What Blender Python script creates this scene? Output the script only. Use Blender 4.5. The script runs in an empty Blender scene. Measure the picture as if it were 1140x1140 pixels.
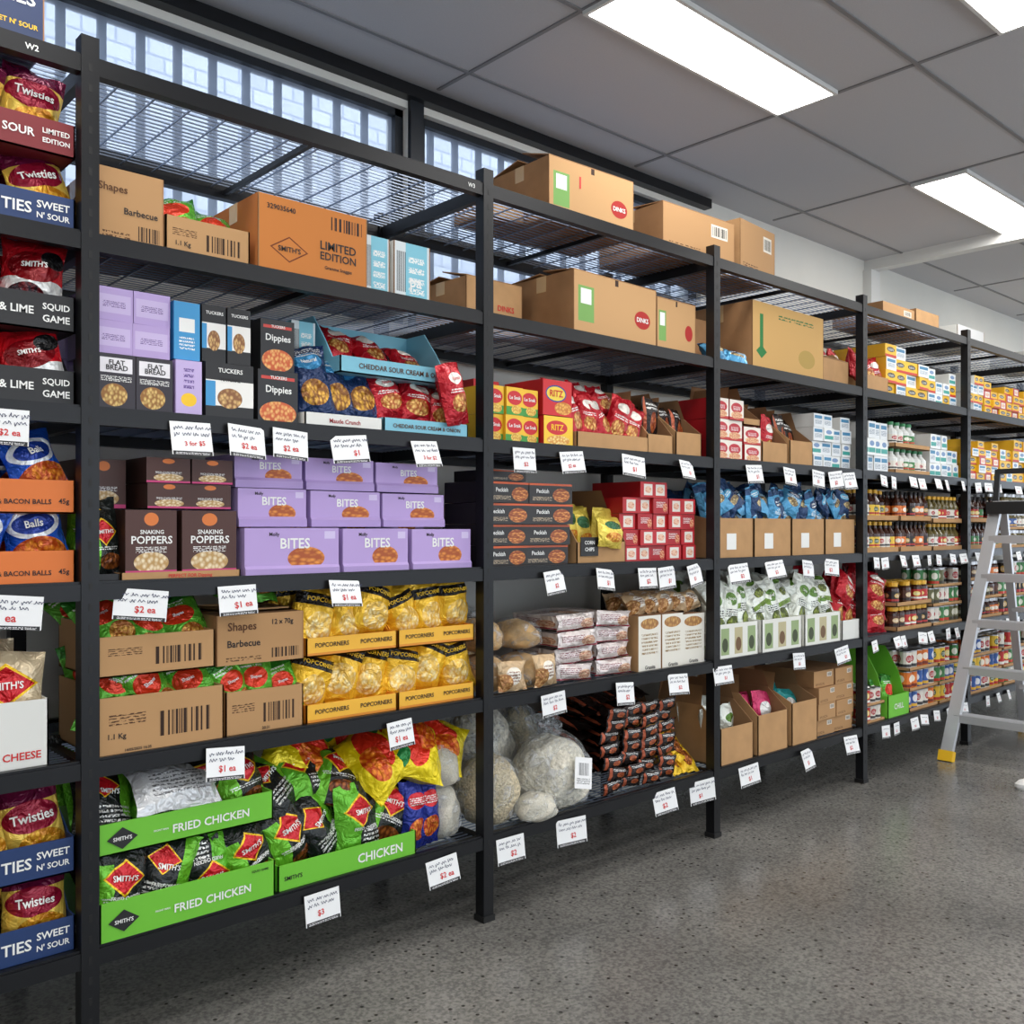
import bpy, math, random
from mathutils import Matrix, Vector
random.seed(7)
sc = bpy.context.scene
sc.view_settings.view_transform = 'Standard'

# ------------------------------------------------------------------ materials
def c(r, g, b):
    f = lambda v: (v/255/12.92) if v/255 <= .04045 else ((v/255+.055)/1.055)**2.4
    return (f(r), f(g), f(b), 1)
MATS = {}
def base_mat(name):
    m = bpy.data.materials.new(name); m.use_nodes = True
    nt = m.node_tree; b = nt.nodes['Principled BSDF']
    return m, nt, b
def mat(name, col, rough=.5, metal=0, noise=.0, nscale=30, bump=0, spec=.5):
    if name in MATS: return MATS[name]
    m, nt, b = base_mat(name)
    b.inputs['Roughness'].default_value = rough; b.inputs['Metallic'].default_value = metal
    b.inputs['Specular IOR Level'].default_value = spec
    b.inputs['Base Color'].default_value = col
    if noise or bump:
        tc = nt.nodes.new('ShaderNodeTexCoord'); n = nt.nodes.new('ShaderNodeTexNoise')
        n.inputs['Scale'].default_value = nscale; n.inputs['Detail'].default_value = 4
        nt.links.new(tc.outputs['Object'], n.inputs['Vector'])
        if noise:
            r = nt.nodes.new('ShaderNodeValToRGB')
            r.color_ramp.elements[0].position = .3; r.color_ramp.elements[1].position = .7
            r.color_ramp.elements[0].color = tuple(v*(1-noise) for v in col[:3])+(1,)
            r.color_ramp.elements[1].color = tuple(min(1, v*(1+noise)) for v in col[:3])+(1,)
            nt.links.new(n.outputs['Fac'], r.inputs['Fac']); nt.links.new(r.outputs['Color'], b.inputs['Base Color'])
        if bump:
            bp = nt.nodes.new('ShaderNodeBump'); bp.inputs['Strength'].default_value = bump; bp.inputs['Distance'].default_value = .01
            nt.links.new(n.outputs['Fac'], bp.inputs['Height']); nt.links.new(bp.outputs['Normal'], b.inputs['Normal'])
    MATS[name] = m; return m
def lab(name, base, shapes, rough=.4, metal=0):
    """printed packaging: flat artwork in the pack's own UV space"""
    if name in MATS: return MATS[name]
    m, nt, b = base_mat(name)
    foil = name.startswith('bag') or name.startswith('pack')
    b.inputs['Roughness'].default_value = .23 if foil else rough; b.inputs['Metallic'].default_value = .3 if foil else metal
    N = nt.nodes.new; L = nt.links.new
    if foil:
        tc = N('ShaderNodeTexCoord'); n = N('ShaderNodeTexNoise'); n.inputs['Scale'].default_value = 24; n.inputs['Detail'].default_value = 3
        n.inputs['Distortion'].default_value = .9
        L(tc.outputs['Object'], n.inputs['Vector']); bp = N('ShaderNodeBump'); bp.inputs['Strength'].default_value = .95; bp.inputs['Distance'].default_value = .018
        L(n.outputs['Fac'], bp.inputs['Height']); L(bp.outputs['Normal'], b.inputs['Normal'])
    uv = N('ShaderNodeUVMap'); sep0 = N('ShaderNodeSeparateXYZ'); L(uv.outputs[0], sep0.inputs[0])
    def mth(op, a, bb=None):
        n = N('ShaderNodeMath'); n.operation = op
        for i, v in enumerate((a, bb)):
            if v is None: continue
            if isinstance(v, (int, float)): n.inputs[i].default_value = v
            else: L(v, n.inputs[i])
        return n.outputs[0]
    cur = None
    for s in shapes:
        k, cx, cy, rx, ry, col = s[:6]
        a = mth('DIVIDE', mth('SUBTRACT', sep0.outputs[0], cx), rx)
        d = mth('DIVIDE', mth('SUBTRACT', sep0.outputs[1], cy), ry)
        if k in ('ell', 'food'):
            mk = mth('LESS_THAN', mth('ADD', mth('MULTIPLY', a, a), mth('MULTIPLY', d, d)), 1)
        elif k == 'dia':
            mk = mth('LESS_THAN', mth('ADD', mth('ABSOLUTE', a), mth('ABSOLUTE', d)), 1)
        else:
            mk = mth('LESS_THAN', mth('MAXIMUM', mth('ABSOLUTE', a), mth('ABSOLUTE', d)), 1)
        if k == 'bar':
            n = N('ShaderNodeTexNoise'); n.noise_dimensions = '1D'; n.inputs['Scale'].default_value = 14/rx*.5
            L(sep0.outputs[0], n.inputs['W']); mk = mth('MULTIPLY', mk, mth('GREATER_THAN', n.outputs[0], .5))
        if k == 'txt':
            row = mth('FRACT', mth('MULTIPLY', d, (s[6] if len(s) > 6 else 2)))
            row = mth('LESS_THAN', row, .55)
            n = N('ShaderNodeTexNoise'); n.inputs['Scale'].default_value = 30
            L(uv.outputs[0], n.inputs['Vector'])
            mk = mth('MULTIPLY', mth('MULTIPLY', mk, row), mth('GREATER_THAN', n.outputs[0], .48))
        mx = N('ShaderNodeMix'); mx.data_type = 'RGBA'
        L(mk, mx.inputs[0])
        if cur is None: mx.inputs[6].default_value = base
        else: L(cur, mx.inputs[6])
        if k == 'food':
            v = N('ShaderNodeTexVoronoi'); v.inputs['Scale'].default_value = 13
            L(uv.outputs[0], v.inputs['Vector'])
            r = N('ShaderNodeValToRGB'); r.color_ramp.elements[0].color = col; r.color_ramp.elements[1].color = s[6]
            r.color_ramp.elements[0].position = .15; r.color_ramp.elements[1].position = .65
            L(v.outputs['Distance'], r.inputs['Fac']); L(r.outputs['Color'], mx.inputs[7])
        else: mx.inputs[7].default_value = col
        cur = mx.outputs[2]
    if cur is None: b.inputs['Base Color'].default_value = base
    else: L(cur, b.inputs['Base Color'])
    MATS[name] = m; return m

WHITE = c(240, 240, 236); BLACK = c(22, 22, 24); RED = c(200, 25, 35); YEL = c(248, 200, 35)
rack_m = mat('rack_black_steel', c(20, 21, 24), .38, .3)
wire_m = mat('rack_wire', c(140, 152, 172), .3, .7)
foot_m = mat('rack_foot', c(15, 15, 15), .6)
kraft = mat('kraft_cardboard', c(186, 144, 98), .85, noise=.08, nscale=14)
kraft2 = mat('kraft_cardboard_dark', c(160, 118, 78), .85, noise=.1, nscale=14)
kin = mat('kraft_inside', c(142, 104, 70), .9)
tape = mat('packing_tape', c(206, 170, 120), .25)
seam = mat('carton_seam', c(96, 66, 40), .9)
white_i = mat('white_ink', WHITE, .5); black_i = mat('black_ink', c(28, 24, 24), .6); red_i = mat('red_ink', c(205, 30, 30), .5)
yel_i = mat('yellow_ink', YEL, .5); brown_i = mat('brown_ink', c(92, 58, 34), .8); pen_i = mat('pen_ink', c(40, 46, 84), .6)
purp_i = mat('purple_ink', c(70, 40, 120), .5)
paper = mat('paper_white', c(236, 236, 232), .6)

# ------------------------------------------------------------------ mesh builder
TC = {}
def tmesh(s):
    if s in TC: return TC[s]
    cu = bpy.data.curves.new('t', 'FONT'); cu.body = s; cu.size = 1; cu.resolution_u = 2; cu.offset = .018
    ob = bpy.data.objects.new('t', cu); sc.collection.objects.link(ob)
    bpy.context.view_layer.update()
    me = ob.evaluated_get(bpy.context.evaluated_depsgraph_get()).to_mesh()
    vs = [(v.co.x, v.co.y) for v in me.vertices]; fs = [tuple(p.vertices) for p in me.polygons]
    x0 = min(v[0] for v in vs); x1 = max(v[0] for v in vs); y0 = min(v[1] for v in vs); y1 = max(v[1] for v in vs)
    h = y1-y0
    vs = [((v[0]-(x0+x1)/2)/h, (v[1]-(y0+y1)/2)/h) for v in vs]
    bpy.data.objects.remove(ob); bpy.data.curves.remove(cu)
    TC[s] = (vs, fs, (x1-x0)/h); return TC[s]

class MB:
    def __init__(s): s.V = []; s.F = []; s.M = []; s.U = []; s.S = []; s.mats = []; s.T = Matrix()
    def mi(s, m):
        if m not in s.mats: s.mats.append(m)
        return s.mats.index(m)
    def face(s, pts, m, uv=None, smooth=False):
        b = len(s.V)
        for p in pts: s.V.append(s.T @ Vector(p))
        s.F.append(tuple(range(b, b+len(pts)))); s.M.append(s.mi(m)); s.S.append(smooth)
        s.U.append(uv if uv else ([(0, 0), (1, 0), (1, 1), (0, 1)] if len(pts) == 4 else [(.02, .02)]*len(pts)))
    def box(s, x0, x1, y0, y1, z0, z1, f, side=None, top=None):
        side = side or f; top = top or side
        s.face([(x0, y0, z0), (x1, y0, z0), (x1, y0, z1), (x0, y0, z1)], f)
        s.face([(x1, y1, z0), (x0, y1, z0), (x0, y1, z1), (x1, y1, z1)], f)
        s.face([(x0, y1, z0), (x0, y0, z0), (x0, y0, z1), (x0, y1, z1)], side)
        s.face([(x1, y0, z0), (x1, y1, z0), (x1, y1, z1), (x1, y0, z1)], side)
        s.face([(x0, y0, z1), (x1, y0, z1), (x1, y1, z1), (x0, y1, z1)], top)
        s.face([(x0, y1, z0), (x1, y1, z0), (x1, y0, z0), (x0, y0, z0)], top)
    def prism(s, yz, x0, x1, m):
        n = len(yz)
        s.face([(x0, y, z) for y, z in reversed(yz)], m); s.face([(x1, y, z) for y, z in yz], m)
        for i in range(n):
            a = yz[i]; b = yz[(i+1) % n]
            s.face([(x0, a[0], a[1]), (x0, b[0], b[1]), (x1, b[0], b[1]), (x1, a[0], a[1])], m)
    def beam(s, p0, p1, w, d, m, up=(0, 0, 1)):
        p0 = Vector(p0); p1 = Vector(p1); z = (p1-p0).normalized(); x = Vector(up).cross(z)
        if x.length < 1e-4: x = Vector((1, 0, 0))
        x.normalize(); y = z.cross(x)
        R = Matrix((x, y, z)).transposed().to_4x4(); o = s.T.copy()
        s.T = o @ Matrix.Translation(p0) @ R; s.box(-w/2, w/2, -d/2, d/2, 0, (p1-p0).length, m); s.T = o
    def text(s, t, x, y, z, h, m, maxw=9, rot=0):
        vs, fs, a = tmesh(t); k = min(h, maxw/a); cr = math.cos(rot); sr = math.sin(rot)
        for f in fs: s.face([(x+k*(vs[i][0]*cr-vs[i][1]*sr), y, z+k*(vs[i][0]*sr+vs[i][1]*cr)) for i in f], m)
    def stroke(s, pts, y, w, m):
        for a, b in zip(pts[:-1], pts[1:]):
            dx, dz = b[0]-a[0], b[1]-a[1]; l = math.hypot(dx, dz) or 1; nx, nz = -dz/l*w/2, dx/l*w/2
            s.face([(a[0]-nx, y, a[1]-nz), (b[0]-nx, y, b[1]-nz), (b[0]+nx, y, b[1]+nz), (a[0]+nx, y, a[1]+nz)], m)
    def grid(s, P, nu, nv, m, U=None):
        b = len(s.V)
        for j in range(nv+1):
            for i in range(nu+1): s.V.append(s.T @ Vector(P(i/nu, j/nv)))
        k = s.mi(m); w = nu+1
        for j in range(nv):
            for i in range(nu):
                s.F.append((b+j*w+i, b+j*w+i+1, b+(j+1)*w+i+1, b+(j+1)*w+i)); s.M.append(k); s.S.append(True)
                s.U.append([(i/nu, j/nv), ((i+1)/nu, j/nv), ((i+1)/nu, (j+1)/nv), (i/nu, (j+1)/nv)])
    def lathe(s, prof, cx, cy, z0, n=12, ph=0):
        for a, b in zip(prof[:-1], prof[1:]):
            for i in range(n):
                t0 = 2*math.pi*i/n+ph; t1 = 2*math.pi*(i+1)/n+ph; u0 = (3*i/n) % 1; u1 = u0+3/n
                s.face([(cx+a[0]*math.cos(t0), cy+a[0]*math.sin(t0), z0+a[1]), (cx+a[0]*math.cos(t1), cy+a[0]*math.sin(t1), z0+a[1]),
                        (cx+b[0]*math.cos(t1), cy+b[0]*math.sin(t1), z0+b[1]), (cx+b[0]*math.cos(t0), cy+b[0]*math.sin(t0), z0+b[1])], b[2],
                       [(u0, 0), (u1, 0), (u1, 1), (u0, 1)], True)
    def blob(s, cx, cy, cz, rx, ry, rz, m, seed=0, amp=.08, n=16, slump=0):
        r = random.Random(seed); ph = [r.random()*6 for _ in range(6)]
        def P(u, v):
            a = -2*math.pi*u; b = math.pi*(v-.5)
            k = 1+amp*(math.sin(3*a+ph[0])*math.cos(4*b+ph[1])+.6*math.sin(5*a+ph[2]+3*b)+.4*math.cos(9*b+ph[3]+4*a)+.5*slump*math.sin(11*a+ph[4]+5*b))*math.cos(b)
            sq = lambda q: math.copysign(abs(q)**.8, q)
            taper = 1+slump*(.22-.62*v) if slump else 1
            z = math.sin(b); z = sq(z) if z > 0 else sq(z)*(1-.25*slump)
            return (cx-rx*k*taper*sq(math.cos(b))*math.cos(a), cy+ry*k*taper*sq(math.cos(b))*math.sin(a), cz+rz*z*(1+.5*amp*math.sin(2*a+ph[5])*(z > 0)))
        s.grid(P, n, n, m)
    def bag(s, x, y, z, w, h, t, m, lean=0, rz=0, roll=0, seed=0, texts=(), nu=9, nv=12):
        r = random.Random(seed); p = [r.random()*6.3 for _ in range(7)]; o = s.T.copy()
        s.T = o @ Matrix.Translation((x, y, z)) @ Matrix.Rotation(rz, 4, 'Z') @ Matrix.Rotation(-lean, 4, 'X') @ \
            Matrix.Translation((0, 0, h/2)) @ Matrix.Rotation(roll, 4, 'Y') @ Matrix.Translation((0, 0, -h/2))
        bend = (r.random()-.5)*.10*h
        def Q(u, v, sg, e=0):
            u = min(1, max(0, u)); v = min(1, max(0, v)); vv = min(1, max(0, (v-.06)/.88))
            en = (4*u*(1-u))**.5*(4*vv*(1-vv))**.42
            n = .5*math.sin(7*u+p[0])*math.cos(6*v+p[1])+.5*math.sin(17*u+4*v+p[2])*abs(2*v-1)**1.5+.25*math.sin(19*v+8*u+p[3])
            ww = w*(1-.10*math.sin(math.pi*v)+.02*math.sin(9*v+p[4]))
            ed = (abs(2*v-1))**6
            return ((u-.5)*ww, sg*(t/2*en*(1+.42*n)+e)+.006*math.sin(13*u+p[5])*ed+bend*(2*v-1)**2, v*h+.018*h*math.sin(5*u+p[4])*(1 if v > .5 else -.4)*ed)
        s.grid(lambda u, v: Q(u, v, -1), nu, nv, m)
        s.grid(lambda u, v: Q(1-u, v, 1), nu, nv, m)
        for (tx, cu, cv, th, tm, mw) in texts:
            vs, fs, a = tmesh(tx); k = min(th*h, mw*w/a)
            for f in fs: s.face([Q(cu+vs[i][0]*k/w, cv+vs[i][1]*k/h, -1, .002+t*.03) for i in f], tm)
        s.T = o
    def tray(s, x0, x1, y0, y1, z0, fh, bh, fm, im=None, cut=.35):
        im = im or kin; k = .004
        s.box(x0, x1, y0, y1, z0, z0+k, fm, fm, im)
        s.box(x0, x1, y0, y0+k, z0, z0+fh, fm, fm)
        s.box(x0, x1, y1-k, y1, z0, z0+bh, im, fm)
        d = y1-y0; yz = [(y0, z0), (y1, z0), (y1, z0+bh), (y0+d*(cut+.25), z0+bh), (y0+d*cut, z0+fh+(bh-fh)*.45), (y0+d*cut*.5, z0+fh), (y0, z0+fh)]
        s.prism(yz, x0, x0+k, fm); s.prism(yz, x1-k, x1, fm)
    def done(s, name, par=None):
        if not s.V: return None
        xs = [v.x for v in s.V]; ys = [v.y for v in s.V]; zs = [v.z for v in s.V]
        o = Vector(((min(xs)+max(xs))/2, (min(ys)+max(ys))/2, min(zs)))
        me = bpy.data.meshes.new(name); me.from_pydata([tuple(v-o) for v in s.V], [], s.F)
        for m in s.mats: me.materials.append(m)
        me.polygons.foreach_set('material_index', s.M); me.polygons.foreach_set('use_smooth', s.S)
        ul = me.uv_layers.new(name='UVMap'); flat = []
        for q in s.U:
            for a in q: flat += [a[0], a[1]]
        ul.data.foreach_set('uv', flat); me.update()
        ob = bpy.data.objects.new(name, me); ob.location = o; sc.collection.objects.link(ob)
        return ob

# ------------------------------------------------------------------ layout
CAMZ = 1.302; CEIL = 3.082; WY = .726
S = [.28, .735, 1.165, 1.59, 2.01, 2.435]         # shelf surfaces
POST = [-1.745, -.478, .790, 2.057, 3.325, 4.592, 5.860, 7.127, 8.395]
DEP = .60

# room shell ---------------------------------------------------------------
def floor_mat():
    m, nt, b = base_mat('polished_concrete'); N = nt.nodes.new; L = nt.links.new
    tc = N('ShaderNodeTexCoord')
    n1 = N('ShaderNodeTexNoise'); n1.inputs['Scale'].default_value = 1.5; n1.inputs['Detail'].default_value = 7; L(tc.outputs['Object'], n1.inputs['Vector'])
    n2 = N('ShaderNodeTexNoise'); n2.inputs['Scale'].default_value = 95; n2.inputs['Detail'].default_value = 2; L(tc.outputs['Object'], n2.inputs['Vector'])
    v = N('ShaderNodeTexVoronoi'); v.inputs['Scale'].default_value = 34; L(tc.outputs['Object'], v.inputs['Vector'])
    r1 = N('ShaderNodeValToRGB'); r1.color_ramp.elements[0].color = c(94, 93, 91); r1.color_ramp.elements[1].color = c(128, 126, 122)
    r1.color_ramp.elements[0].position = .3; r1.color_ramp.elements[1].position = .7; L(n1.outputs['Fac'], r1.inputs['Fac'])
    r2 = N('ShaderNodeValToRGB'); r2.color_ramp.elements[0].color = (.66, .66, .66, 1); r2.color_ramp.elements[1].color = (1.18, 1.17, 1.15, 1)
    r2.color_ramp.elements[0].position = .36; r2.color_ramp.elements[1].position = .62; L(n2.outputs['Fac'], r2.inputs['Fac'])
    r3 = N('ShaderNodeValToRGB'); r3.color_ramp.elements[0].color = (.2, .19, .18, 1); r3.color_ramp.elements[1].color = (1, 1, 1, 1)
    r3.color_ramp.elements[0].position = .15; r3.color_ramp.elements[1].position = .24; L(v.outputs['Distance'], r3.inputs['Fac'])
    mz = N('ShaderNodeMix'); mz.data_type = 'RGBA'; mz.inputs[6].default_value = (1, 1, 1, 1); L(r3.outputs['Color'], mz.inputs[7])
    sp = N('ShaderNodeSeparateColor'); L(v.outputs['Color'], sp.inputs[0]); g = N('ShaderNodeMath'); g.operation = 'GREATER_THAN'; g.inputs[1].default_value = .58
    L(sp.outputs[0], g.inputs[0]); L(g.outputs[0], mz.inputs[0])
    a = N('ShaderNodeMix'); a.data_type = 'RGBA'; a.blend_type = 'MULTIPLY'; a.inputs[0].default_value = 1; L(r1.outputs['Color'], a.inputs[6]); L(r2.outputs['Color'], a.inputs[7])
    d = N('ShaderNodeMix'); d.data_type = 'RGBA'; d.blend_type = 'MULTIPLY'; d.inputs[0].default_value = 1; L(a.outputs[2], d.inputs[6]); L(mz.outputs[2], d.inputs[7])
    L(d.outputs[2], b.inputs['Base Color'])
    rr = N('ShaderNodeMapRange'); rr.inputs[3].default_value = .14; rr.inputs[4].default_value = .32; L(n1.outputs['Fac'], rr.inputs[0]); L(rr.outputs[0], b.inputs['Roughness'])
    bp = N('ShaderNodeBump'); bp.inputs['Strength'].default_value = .10; bp.inputs['Distance'].default_value = .004; L(n2.outputs['Fac'], bp.inputs['Height']); L(bp.outputs['Normal'], b.inputs['Normal'])
    return m
fl = floor_mat()
wall_m = mat('painted_wall', c(222, 221, 214), .8, noise=.03, nscale=3)
wall_d = mat('painted_wall_room', c(218, 218, 214), .85)
ceil_m = mat('ceiling_tile', c(194, 194, 197), .9, noise=.03, nscale=160)
grid_m = mat('ceiling_grid', c(132, 132, 134), .6)
trim_m = mat('white_trim', c(222, 222, 219), .5)
X0, X1, Y0 = -4.0, 13.0, -6.0
def simple(name, boxes, m):
    b = MB()
    for q in boxes: b.box(*q, m)
    return b.done(name)
simple('floor', [(X0, X1, Y0, WY+.15, -.1, 0)], fl)
simple('ceiling', [(X0, X1, Y0, WY+.15, CEIL, CEIL+.12)], ceil_m)
frame_m = mat('window_frame_dark', c(38, 42, 48), .4, .4)
simple('wall_right', [(X1, X1+.1, Y0, -5.2, 0, CEIL), (X1, X1+.1, -.8, WY+.15, 0, CEIL), (X1, X1+.1, -5.2, -.8, 2.6, CEIL), (X1, X1+.1, -5.2, -.8, 0, .1)], wall_d)
simple('wall_left', [(X0-.1, X0, Y0, WY+.15, 0, CEIL)], wall_d)
simple('wall_front', [(X0-.1, -2, Y0-.1, Y0, 0, CEIL), (9, X1+.1, Y0-.1, Y0, 0, CEIL), (-2, 9, Y0-.1, Y0, 0, .5), (-2, 9, Y0-.1, Y0, 2.4, CEIL)], wall_d)
simple('window_4', [(x-.03, x+.03, Y0-.08, Y0-.02, .5, 2.4) for x in (-1.97, .75, 3.5, 6.25, 8.97)]+[(-2, 9, Y0-.08, Y0-.02, .5, .55), (-2, 9, Y0-.08, Y0-.02, 2.35, 2.4)], frame_m)  # unseen shopfront opening, added so skylight fills the room and lifts the ceiling
simple('window_5', [(X1+.02, X1+.08, y-.03, y+.03, .1, 2.6) for y in (-5.17, -3.7, -2.3, -.83)], frame_m)  # unseen glazed opening, added for its light: gives the floor a grazing sheen
SILL = 2.12; WT = CEIL-.09
WINS = [(-1.62, .27), (.34, 2.27), (2.34, 4.22)]
bx = [(X0, X1, WY, WY+.15, 0, SILL), (X0, WINS[0][0], WY, WY+.15, SILL, CEIL), (WINS[-1][1], X1, WY, WY+.15, SILL, CEIL),
      (WINS[0][0], WINS[-1][1], WY, WY+.15, WT, CEIL)]
for a, b_ in zip(WINS[:-1], WINS[1:]): bx.append((a[1], b_[0], WY, WY+.15, SILL, WT))
simple('wall_back', bx, wall_m)
bar_m = mat('security_bar', c(92, 104, 124), .5, .2)
pm, nt, b = base_mat('window_pane'); nt.nodes.remove(b)
tr = nt.nodes.new('ShaderNodeBsdfTransparent'); tr.inputs[0].default_value = (.86, .93, 1, 1)
tl = nt.nodes.new('ShaderNodeBsdfTranslucent'); tl.inputs[0].default_value = (.8, .88, 1, 1)
mx = nt.nodes.new('ShaderNodeMixShader'); mx.inputs[0].default_value = .35
nt.links.new(tr.outputs[0], mx.inputs[1]); nt.links.new(tl.outputs[0], mx.inputs[2]); nt.links.new(mx.outputs[0], nt.nodes['Material Output'].inputs[0])
for i, (a, d) in enumerate(WINS):
    w = MB(); y0, y1 = WY+.03, WY+.08
    w.box(a, a+.04, y0, y1, SILL, WT, frame_m); w.box(d-.04, d, y0, y1, SILL, WT, frame_m)
    w.box(a, d, y0, y1, SILL, SILL+.04, frame_m); w.box(a, d, y0, y1, WT-.03, WT, frame_m)
    w.box(a, d, y0+.01, y1-.01, 2.50, 2.53, frame_m)
    w.face([(a+.04, y0+.025, SILL+.04), (d-.04, y0+.025, SILL+.04), (d-.04, y0+.025, WT-.03), (a+.04, y0+.025, WT-.03)], pm)
    n = int((d-a)/.135)
    for k in range(1, n+1):
        x = a+k*(d-a)/(n+1); w.box(x-.014, x+.014, WY+.11, WY+.125, SILL, WT, bar_m)
    w.box(a, d, WY+.125, WY+.135, 2.82, 2.85, bar_m); w.box(a, d, WY+.125, WY+.135, 2.30, 2.33, bar_m)
    w.done('window_%d' % (i+1))
simple('trim_1', [(X0, 4.25, WY-.05, WY, CEIL-.06, CEIL-.012)], rack_m)
simple('trim_5', [(2.272, 2.338, WY-.02, WY, SILL, CEIL-.06)], frame_m)
bm_, nt, b = base_mat('neighbour_brick'); br = nt.nodes.new('ShaderNodeTexBrick'); tc = nt.nodes.new('ShaderNodeTexCoord')
mp = nt.nodes.new('ShaderNodeMapping'); mp.inputs['Rotation'].default_value = (math.radians(90), 0, 0)
nt.links.new(tc.outputs['Object'], mp.inputs[0]); nt.links.new(mp.outputs[0], br.inputs[0])
br.inputs['Color1'].default_value = c(226, 226, 230); br.inputs['Color2'].default_value = c(206, 208, 216); br.inputs['Mortar'].default_value = c(178, 182, 194)
br.inputs['Scale'].default_value = 3; nt.links.new(br.outputs['Color'], b.inputs['Base Color']); b.inputs['Roughness'].default_value = .9
simple('wall_neighbour', [(X0-2, X1, 2.5, 2.7, 0, 4.2)], bm_)
simple('ground_outside', [(X0-2, X1, WY+.15, 2.5, -.1, 0)], mat('asphalt', c(130, 130, 132), .9))

gx = [2.38+1.225*i for i in range(-5, 9)]; gy = []
y = .47
while y > Y0: gy.append(y); y -= .605
g = MB()
for x in gx: g.box(x-.008, x+.008, Y0, WY-.06, CEIL-.005, CEIL+.001, grid_m)
for y in gy: g.box(X0, X1, y-.008, y+.008, CEIL-.0051, CEIL+.001, grid_m)
g.done('trim_2')
simple('trim_3', [(6.02, 6.10, Y0, WY, CEIL-.07, CEIL)], trim_m)
simple('trim_4', [(6.0, 6.12, WY-.06, WY, 0, CEIL-.07)], trim_m)
em, nt, b = base_mat('led_diffuser'); nt.nodes.remove(b); e = nt.nodes.new('ShaderNodeEmission')
e.inputs[0].default_value = (1, .975, .94, 1); e.inputs[1].default_value = 14; nt.links.new(e.outputs[0], nt.nodes['Material Output'].inputs[0])
for x in (-2.52, -.07, 2.38, 4.84, 7.29, 9.74):
    for y in (-.14, -1.05, -2.26, -3.77, -5.0):
        p = MB(); p.box(x, x+1.205, y-.285, y, CEIL-.02, CEIL-.002, trim_m)
        p.face([(x+.015, y-.015, CEIL-.0205), (x+1.19, y-.015, CEIL-.0205), (x+1.19, y-.27, CEIL-.0205), (x+.015, y-.27, CEIL-.0205)], em)
        p.done('ceiling_light_panel')

# racks -----------------------------------------------------------------------
for i in range(len(POST)-1):
    a, d = POST[i], POST[i+1]; r = MB(); hw = .021
    posts = [a] if i < len(POST)-2 else [a, d]
    for x in posts:
        for y in (-.021, DEP-.021):
            r.box(x-hw, x+hw, y, y+.042, .012, 2.485, rack_m); r.box(x-hw-.004, x+hw+.004, y-.004, y+.046, 0, .02, foot_m)
        for z in S: r.box(x-.012, x+.012, .02, DEP-.02, z-.045, z-.004, rack_m)
        for z in [k*.05+.1 for k in range(47)]:
            r.box(x-.004, x+.004, -.0216, -.0205, z, z+.018, foot_m)
    for z in S:
        r.box(a+hw, d-hw, -.018, .012, z-.040, z, rack_m); r.box(a+hw, d-hw, DEP-.012, DEP+.018, z-.040, z, rack_m)
        r.box(a+hw, d-hw, -.012, .004, z, z+.006, rack_m)
        for k in range(1, 23):
            y = .015+k*(DEP-.03)/23; r.box(a+hw, d-hw, y-.0018, y+.0018, z-.009, z-.0055, wire_m)
        for k in range(1, 13):
            x = a+k*(d-a)/13; r.box(x-.002, x+.002, .01, DEP-.01, z-.013, z-.009, wire_m)
        x = (a+d)/2; r.box(x-.007, x+.007, .01, DEP-.01, z-.030, z-.014, rack_m)
    if i == 1: r.text('W2', .66, -.0192, S[5]-.020, .014, white_i)
    if i == 2: r.text('W3', 1.985, -.0192, S[5]-.020, .014, white_i)
    r.done('storage_rack')

# ------------------------------------------------------------------ packaging artwork
m_chk = lab('bag_fried_chicken', c(34, 38, 36), [('rect', .1, .3, .22, .5, c(110, 190, 45)), ('dia', .5, .64, .36, .22, YEL), ('dia', .5, .64, .32, .19, RED), ('food', .62, .2, .3, .12, c(170, 95, 40), c(90, 45, 20)), ('txt', .5, .4, .35, .03, WHITE, 1)], .28)
m_chk2 = lab('bag_green_chicken', c(104, 188, 48), [('rect', .75, .3, .3, .7, c(34, 38, 36)), ('dia', .45, .65, .35, .22, YEL), ('dia', .45, .65, .31, .19, RED), ('txt', .7, .3, .2, .12, WHITE)], .28)
m_chk3 = lab('bag_black_chicken', c(30, 34, 34), [('rect', .9, .7, .2, .4, c(110, 190, 45)), ('txt', .5, .35, .35, .12, c(220, 220, 215), 2), ('dia', .4, .72, .3, .18, YEL), ('dia', .4, .72, .27, .16, RED)], .28)
m_twi = lab('bag_curls', c(242, 205, 90), [('rect', .5, .9, .6, .14, c(110, 20, 60)), ('ell', .5, .6, .46, .18, c(150, 20, 50)), ('food', .6, .24, .4, .2, c(245, 190, 60), c(190, 120, 20))], .3)
m_squid = lab('bag_red_lime', c(198, 22, 34), [('rect', .5, .25, .6, .22, c(235, 235, 232)), ('ell', .5, .62, .42, .2, c(130, 10, 20)), ('food', .4, .25, .3, .15, c(120, 20, 25), c(40, 20, 30)), ('ell', .8, .75, .2, .12, BLACK)], .28)
m_blueb = lab('bag_blue_balls', c(28, 84, 190), [('ell', .5, .68, .45, .2, c(240, 245, 250)), ('ell', .5, .68, .36, .14, c(30, 60, 150)), ('food', .5, .28, .45, .22, c(240, 150, 40), c(180, 70, 20))], .28)
m_pop = lab('bag_popcorn_yellow', c(250, 198, 50), [('rect', .5, .74, .6, .085, c(30, 26, 22)), ('food', .5, .36, .34, .22, c(252, 236, 180), c(242, 196, 90))], .3)
m_grn = lab('bag_green_shapes', c(98, 182, 54), [('ell', .45, .62, .34, .15, c(222, 60, 30)), ('food', .6, .3, .26, .15, c(235, 180, 80), c(160, 90, 30)), ('rect', .5, .93, .6, .08, c(50, 130, 40)), ('txt', .4, .82, .3, .05, WHITE, 1)], .28)
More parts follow.
